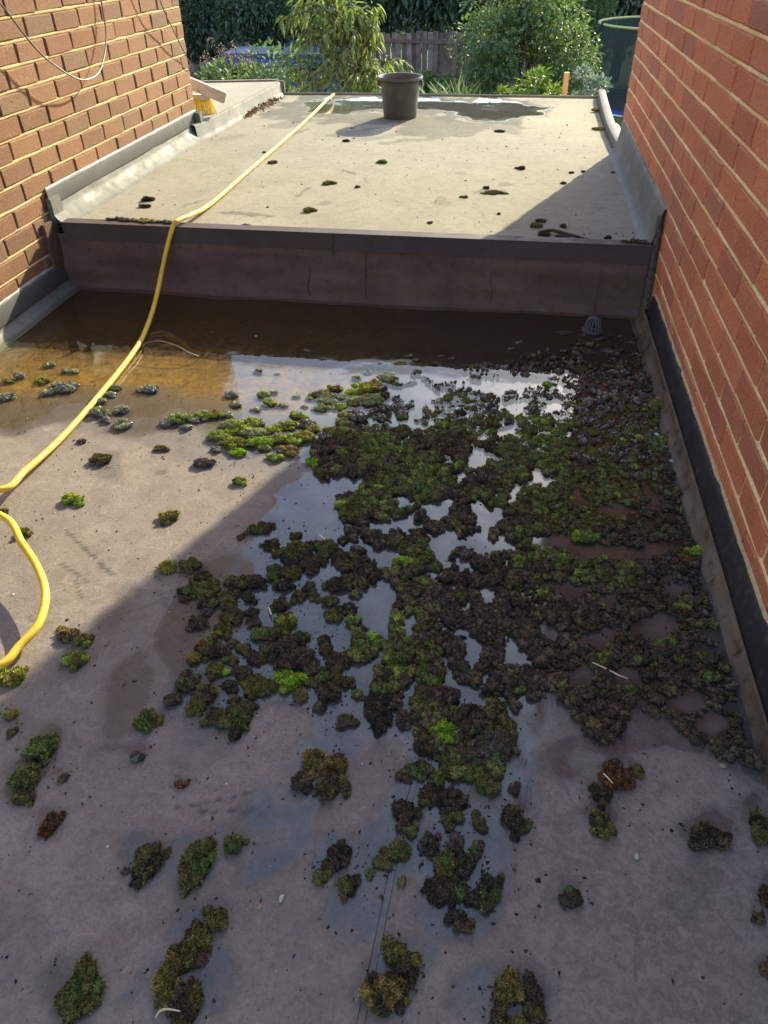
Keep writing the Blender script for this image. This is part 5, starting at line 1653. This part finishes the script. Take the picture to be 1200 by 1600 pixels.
def peach_tree():
    r = np.random.default_rng(91)
    base = np.array([-1.62, 8.7, GZ])
    t = empty('peach_tree', base)
    tag(t, 'young tree with long drooping leaves rising behind the roof edge', 'tree')
    mb = MB()
    mb.tube([(0, 0, -0.05), (0.03, 0.0, 0.8), (-0.02, 0.03, 1.6), (0.0, 0.0, 2.3), (0.05, 0.0, 3.0)], [0.05, 0.042, 0.034, 0.026, 0.01], 9)
    # visible twigs are led to where they show in the photograph
    tips = [(440, 28, 8.3), (455, 8, 8.4), (436, 34, 8.2), (470, 20, 8.6), (500, 12, 8.8), (515, -10, 8.6), (535, 30, 8.4), (562, 28, 8.6), (540, 12, 9.0), (590, 22, 8.8),
            (590, 60, 8.5), (440, 92, 8.2), (460, 110, 8.1), (436, 118, 8.0), (480, 125, 8.0), (500, 95, 8.2), (525, 110, 8.1),
            (550, 80, 8.2), (560, 125, 8.0), (585, 110, 8.2), (600, 130, 8.0), (470, 75, 8.4), (505, 60, 8.3), (530, 60, 8.4), (570, 55, 8.6), (480, 50, 8.5), (455, 60, 8.5),
            (612, 100, 8.6), (580, 88, 8.4), (515, 138, 7.9), (545, 140, 7.9), (470, 142, 7.9), (590, 140, 8.0), (640, 112, 8.9), (620, 126, 8.5),
            (650, 136, 8.6), (500, 30, 8.8), (520, 85, 8.5), (497, 115, 8.0), (572, 135, 8.1), (450, 135, 8.1), (430, 105, 8.1)]
    P, D = [], []
    for (x, y, yy) in tips:
        e = on_y(x, y, yy) - base
        s = np.array([0.02, 0, float(np.clip(e[2] - 0.1 + r.uniform(-0.35, 0.1), 1.1, 2.7))])
        m1 = s + (e - s) * 0.55 + np.array([0, 0, 0.14 + r.uniform(0, 0.1)])
        pts = spline([s, m1, e - np.array([0, 0, 0.0])], 8)
        mb.tube(pts, [0.012 * (1 - i / len(pts)) + 0.0022 for i in range(len(pts))], 5)
        nl = 40
        for i in range(nl):
            u = 0.34 + 0.66 * (i + r.uniform(0, 1)) / nl
            f = u * (len(pts) - 1)
            a = int(f)
            b = min(a + 1, len(pts) - 1)
            p = pts[a] + (pts[b] - pts[a]) * (f - a)
            tg = pts[b] - pts[max(a - 1, 0)]
            tg = tg / (np.linalg.norm(tg) + 1e-9)
            side = r.normal(size=3)
            side -= tg * side.dot(tg)
            side /= np.linalg.norm(side) + 1e-9
            P.append(p)
            D.append(tg * 0.45 + side * 0.8 + np.array([0, 0, -0.72]))
            P[-1] = p + side * r.uniform(0, 0.05) + np.array([0, 0, r.uniform(-0.05, 0.03)])
    mb.build('trunk', BARK, t, True)
    P, D = np.array(P), np.array(D)
    V, F = leaf_proto(0.112, 0.026, 0.3, 0.3)
    S = r.uniform(0.65, 1.25, len(P))
    R_ = frames(D, r)
    front = np.argsort((P + base)[:, 1] - 0.2 * (P + base)[:, 2])
    vis = set(front[:280].tolist())
    rest = np.array([i for i in range(len(P)) if i not in vis])
    W, FF = scatter(V, F, P[rest], R_[rest], S[rest])
    o = obj('foliage', mesh_np('foliage', W, FF), LEAF_PEACH, t)
    o['kind'] = 'stuff'
    lm = mesh_np('leaf', V, F)
    lm.materials.append(LEAF_PEACH)
    for i in sorted(vis):
        o = bpy.data.objects.new('leaf', lm)
        m = Matrix([list(R_[i][k]) + [P[i][k]] for k in range(3)] + [[0, 0, 0, 1]]) @ Matrix.Diagonal((S[i], S[i], S[i], 1))
        link(o, t)
        o.matrix_local = m


peach_tree()


# fence of upright boards
FBOARD = M('fence_board', 0.9, 0.2)
fr_ = node(FBOARD.nt, 'ObjectInfo').outputs['Random']
fc = FBOARD.ramp(fr_, [(0.0, (0.14, 0.085, 0.07)), (0.5, (0.23, 0.15, 0.125)), (1.0, (0.31, 0.22, 0.19))])
FBOARD.color(FBOARD.mix(FBOARD.ramp(FBOARD.noise(6, 5, 0.7), [(0.4, 0.6), (0.6, 0.0)]), fc, (0.07, 0.05, 0.045)))


def fence(label, A, B, h0, h1, bw, gap):
    t = empty('board_fence', (A[0], A[1], GZ))
    tag(t, label, 'fence')
    d = Vector((B[0] - A[0], B[1] - A[1], 0))
    L = d.length
    d.normalize()
    ang = math.atan2(d.y, d.x)
    n = int(L / (bw + gap))
    mesh = None
    r = random.Random(int(A[0] * 100))
    for i in range(n):
        if mesh is None:
            tmp = MB().box((0, 0, 0.5), (bw, 0.02, 1.0)).build('board', FBOARD.m, t)
            mesh = tmp.data
            o = tmp
        else:
            o = link(bpy.data.objects.new('board', mesh), t)
        s = (i + 0.5) * (bw + gap)
        o.location = d * s + Vector((0, 0, 0.03))
        o.rotation_euler = (r.uniform(-0.012, 0.012), r.uniform(-0.012, 0.012), ang + r.uniform(-0.03, 0.03))
        o.scale = (1, 1, h0 + (h1 - h0) * i / n + r.uniform(-0.025, 0.025))
    for z in (0.35, 1.0, min(h0, h1) - 0.10):
        c = d * (L / 2) + Vector((0, 0, z)) + Vector((d.y, -d.x, 0)) * 0.035
        MB().box(c, (L, 0.04, 0.07), Matrix.Rotation(ang, 3, 'Z')).build('rail', FBOARD.m, t)
    for s in np.arange(0.0, L, 1.8):
        MB().box(d * float(s) + Vector((0, 0, 0.9)) + Vector((d.y, -d.x, 0)) * 0.05, (0.1, 0.1, 1.85), Matrix.Rotation(ang, 3, 'Z')).build('post', FBOARD.m, t)
    return t


fence('grey brown board fence behind the bucket', (-3.15, 18.6), (0.8, 18.0), 1.92, 2.05, 0.11, 0.008)
fence('dark board fence rising behind the blue box', (-7.6, 17.6), (-3.3, 18.6), 1.35, 1.95, 0.11, 0.008)

# blue box
BLUE = simple('blue_plastic', (0.035, 0.075, 0.24), (0.05, 0.10, 0.30), 3, 0.45, 0.1)
bb = empty('storage_box', (-4.35, 15.4, GZ))
tag(bb, 'blue garden storage box behind the peach tree', 'storage box')
MB().box((0, 0, 0.95), (1.9, 1.0, 1.9)).build('body', BLUE, bb, False, 0.02)
MB().box((0, 0, 1.935), (2.0, 1.1, 0.07)).build('lid', simple('dark_blue', (0.02, 0.035, 0.10), (0.03, 0.05, 0.14), 3, 0.4, 0), bb, False, 0.015)
for x in (-0.62, 0.0, 0.62):
    MB().box((x, -0.515, 0.95), (0.035, 0.03, 1.8)).build('panel_rib', bpy.data.materials['dark_blue'], bb)
MB().box((0.32, -0.516, 1.42), (1.2, 0.034, 0.03)).build('panel_rib', bpy.data.materials['dark_blue'], bb)
tb_ = MB().tube([(-0.05, 0, 1.96), (0.2, 0, 2.10), (0.6, 0, 2.10), (0.8, 0, 1.96)], 0.02, 6)
tb_.build('handle', bpy.data.materials['dark_blue'], bb, True)
tag(MB().box((-5.35, 13.3, GZ + 0.55), (0.9, 0.8, 1.1)).box((-5.35, 13.3, GZ + 1.13), (1.0, 0.9, 0.05)).build('garden_table', simple('grey_blue_cover', (0.10, 0.13, 0.22), (0.16, 0.20, 0.30), 4, 0.6, 0.2), None, False, 0.02),
    'grey blue covered garden table near the left house corner', 'table')

# wooden post standing beyond the roof edge
po = on_y(886, 113, 7.4)
tag(MB().box((po[0], 7.4, (po[2] + GZ) / 2), (0.045, 0.045, po[2] - GZ), None).build('wooden_post', simple('fresh_timber', (0.42, 0.27, 0.13), (0.56, 0.38, 0.2), 30, 0.8, 0.2), None, False, 0.003),
    'pale new timber post standing beyond the roof edge', 'post')

# trampoline with its safety net
tr = empty('trampoline', (2.95, 18.2, GZ))
tag(tr, 'trampoline with black safety net beside the right house wall', 'trampoline')
RT, Z0, Z1 = 1.5, 0.80, 2.18
netm = M('safety_net', 0.8, 0.2)
netm.color((0.045, 0.055, 0.048))
nt_ = netm.nt
tp_ = node(nt_, 'BsdfTransparent')
mx_ = node(nt_, 'MixShader')
mx_.inputs[0].default_value = 0.78
netm.L(tp_.outputs[0], mx_.inputs[1])
netm.L(netm.b.outputs[0], mx_.inputs[2])
netm.L(mx_.outputs[0], nt_.nodes['Material Output'].inputs['Surface'])
nn = 48
Vn, Fn = [], []
for j, z in enumerate(np.linspace(Z0, Z1, 9)):
    for k in range(nn):
        a = 2 * math.pi * k / nn
        rr = RT * (0.97 - 0.035 * math.sin(math.pi * (z - Z0) / (Z1 - Z0)) + 0.008 * math.sin(k * 2.1 + z * 5))
        Vn.append((rr * math.cos(a), rr * math.sin(a), z))
for j in range(8):
    for k in range(nn):
        Fn.append((j * nn + k, j * nn + (k + 1) % nn, (j + 1) * nn + (k + 1) % nn, (j + 1) * nn + k))
mbn = MB(); mbn.add(Vn, Fn)
net_o = mbn.build('safety_net', netm.m, tr, True)
ring = lambda R_, z, n=49: [(R_ * math.cos(2 * math.pi * k / (n - 1)), R_ * math.sin(2 * math.pi * k / (n - 1)), z) for k in range(n)]
MB().tube(ring(RT * 0.97, Z1), 0.022, 6, False).build('top_band', simple('yellow_band', (0.5, 0.46, 0.14), (0.6, 0.56, 0.2), 9, 0.6, 0), net_o, True)
MB().lathe([(RT * 0.86, Z0), (RT * 1.04, Z0), (RT * 1.05, Z0 - 0.05)], 48).build('pad', simple('blue_pad', (0.015, 0.04, 0.20), (0.02, 0.06, 0.26), 5, 0.4, 0), tr, True)
fring = MB().tube(ring(RT * 1.05, Z0 - 0.07), 0.025, 6, False).build('frame_ring', METAL, tr, True)
MB().lathe([(0.0, Z0 - 0.03), (RT * 0.88, Z0 - 0.03)], 40).build('jump_mat', TWIG, tr)
for k in range(6):
    a = math.radians(196 + 60 * k)
    ca, sa = math.cos(a), math.sin(a)
    MB().tube(spline([(RT * 1.10 * ca, RT * 1.10 * sa, 0.05), (RT * 1.12 * ca, RT * 1.12 * sa, Z0 + 0.2), (RT * 1.10 * ca, RT * 1.10 * sa, 1.75), (RT * 0.98 * ca, RT * 0.98 * sa, Z1 + 0.05)], 6), 0.024, 7).build('pole', TRIM_DK, tr, True)
    MB().tube([(RT * 1.0 * ca, RT * 1.0 * sa, Z0 - 0.07), (RT * 0.98 * ca, RT * 0.98 * sa, 0.0)], 0.022, 7).build('leg', METAL, fring, True)
order_labels()
print('objects', len(bpy.data.objects))
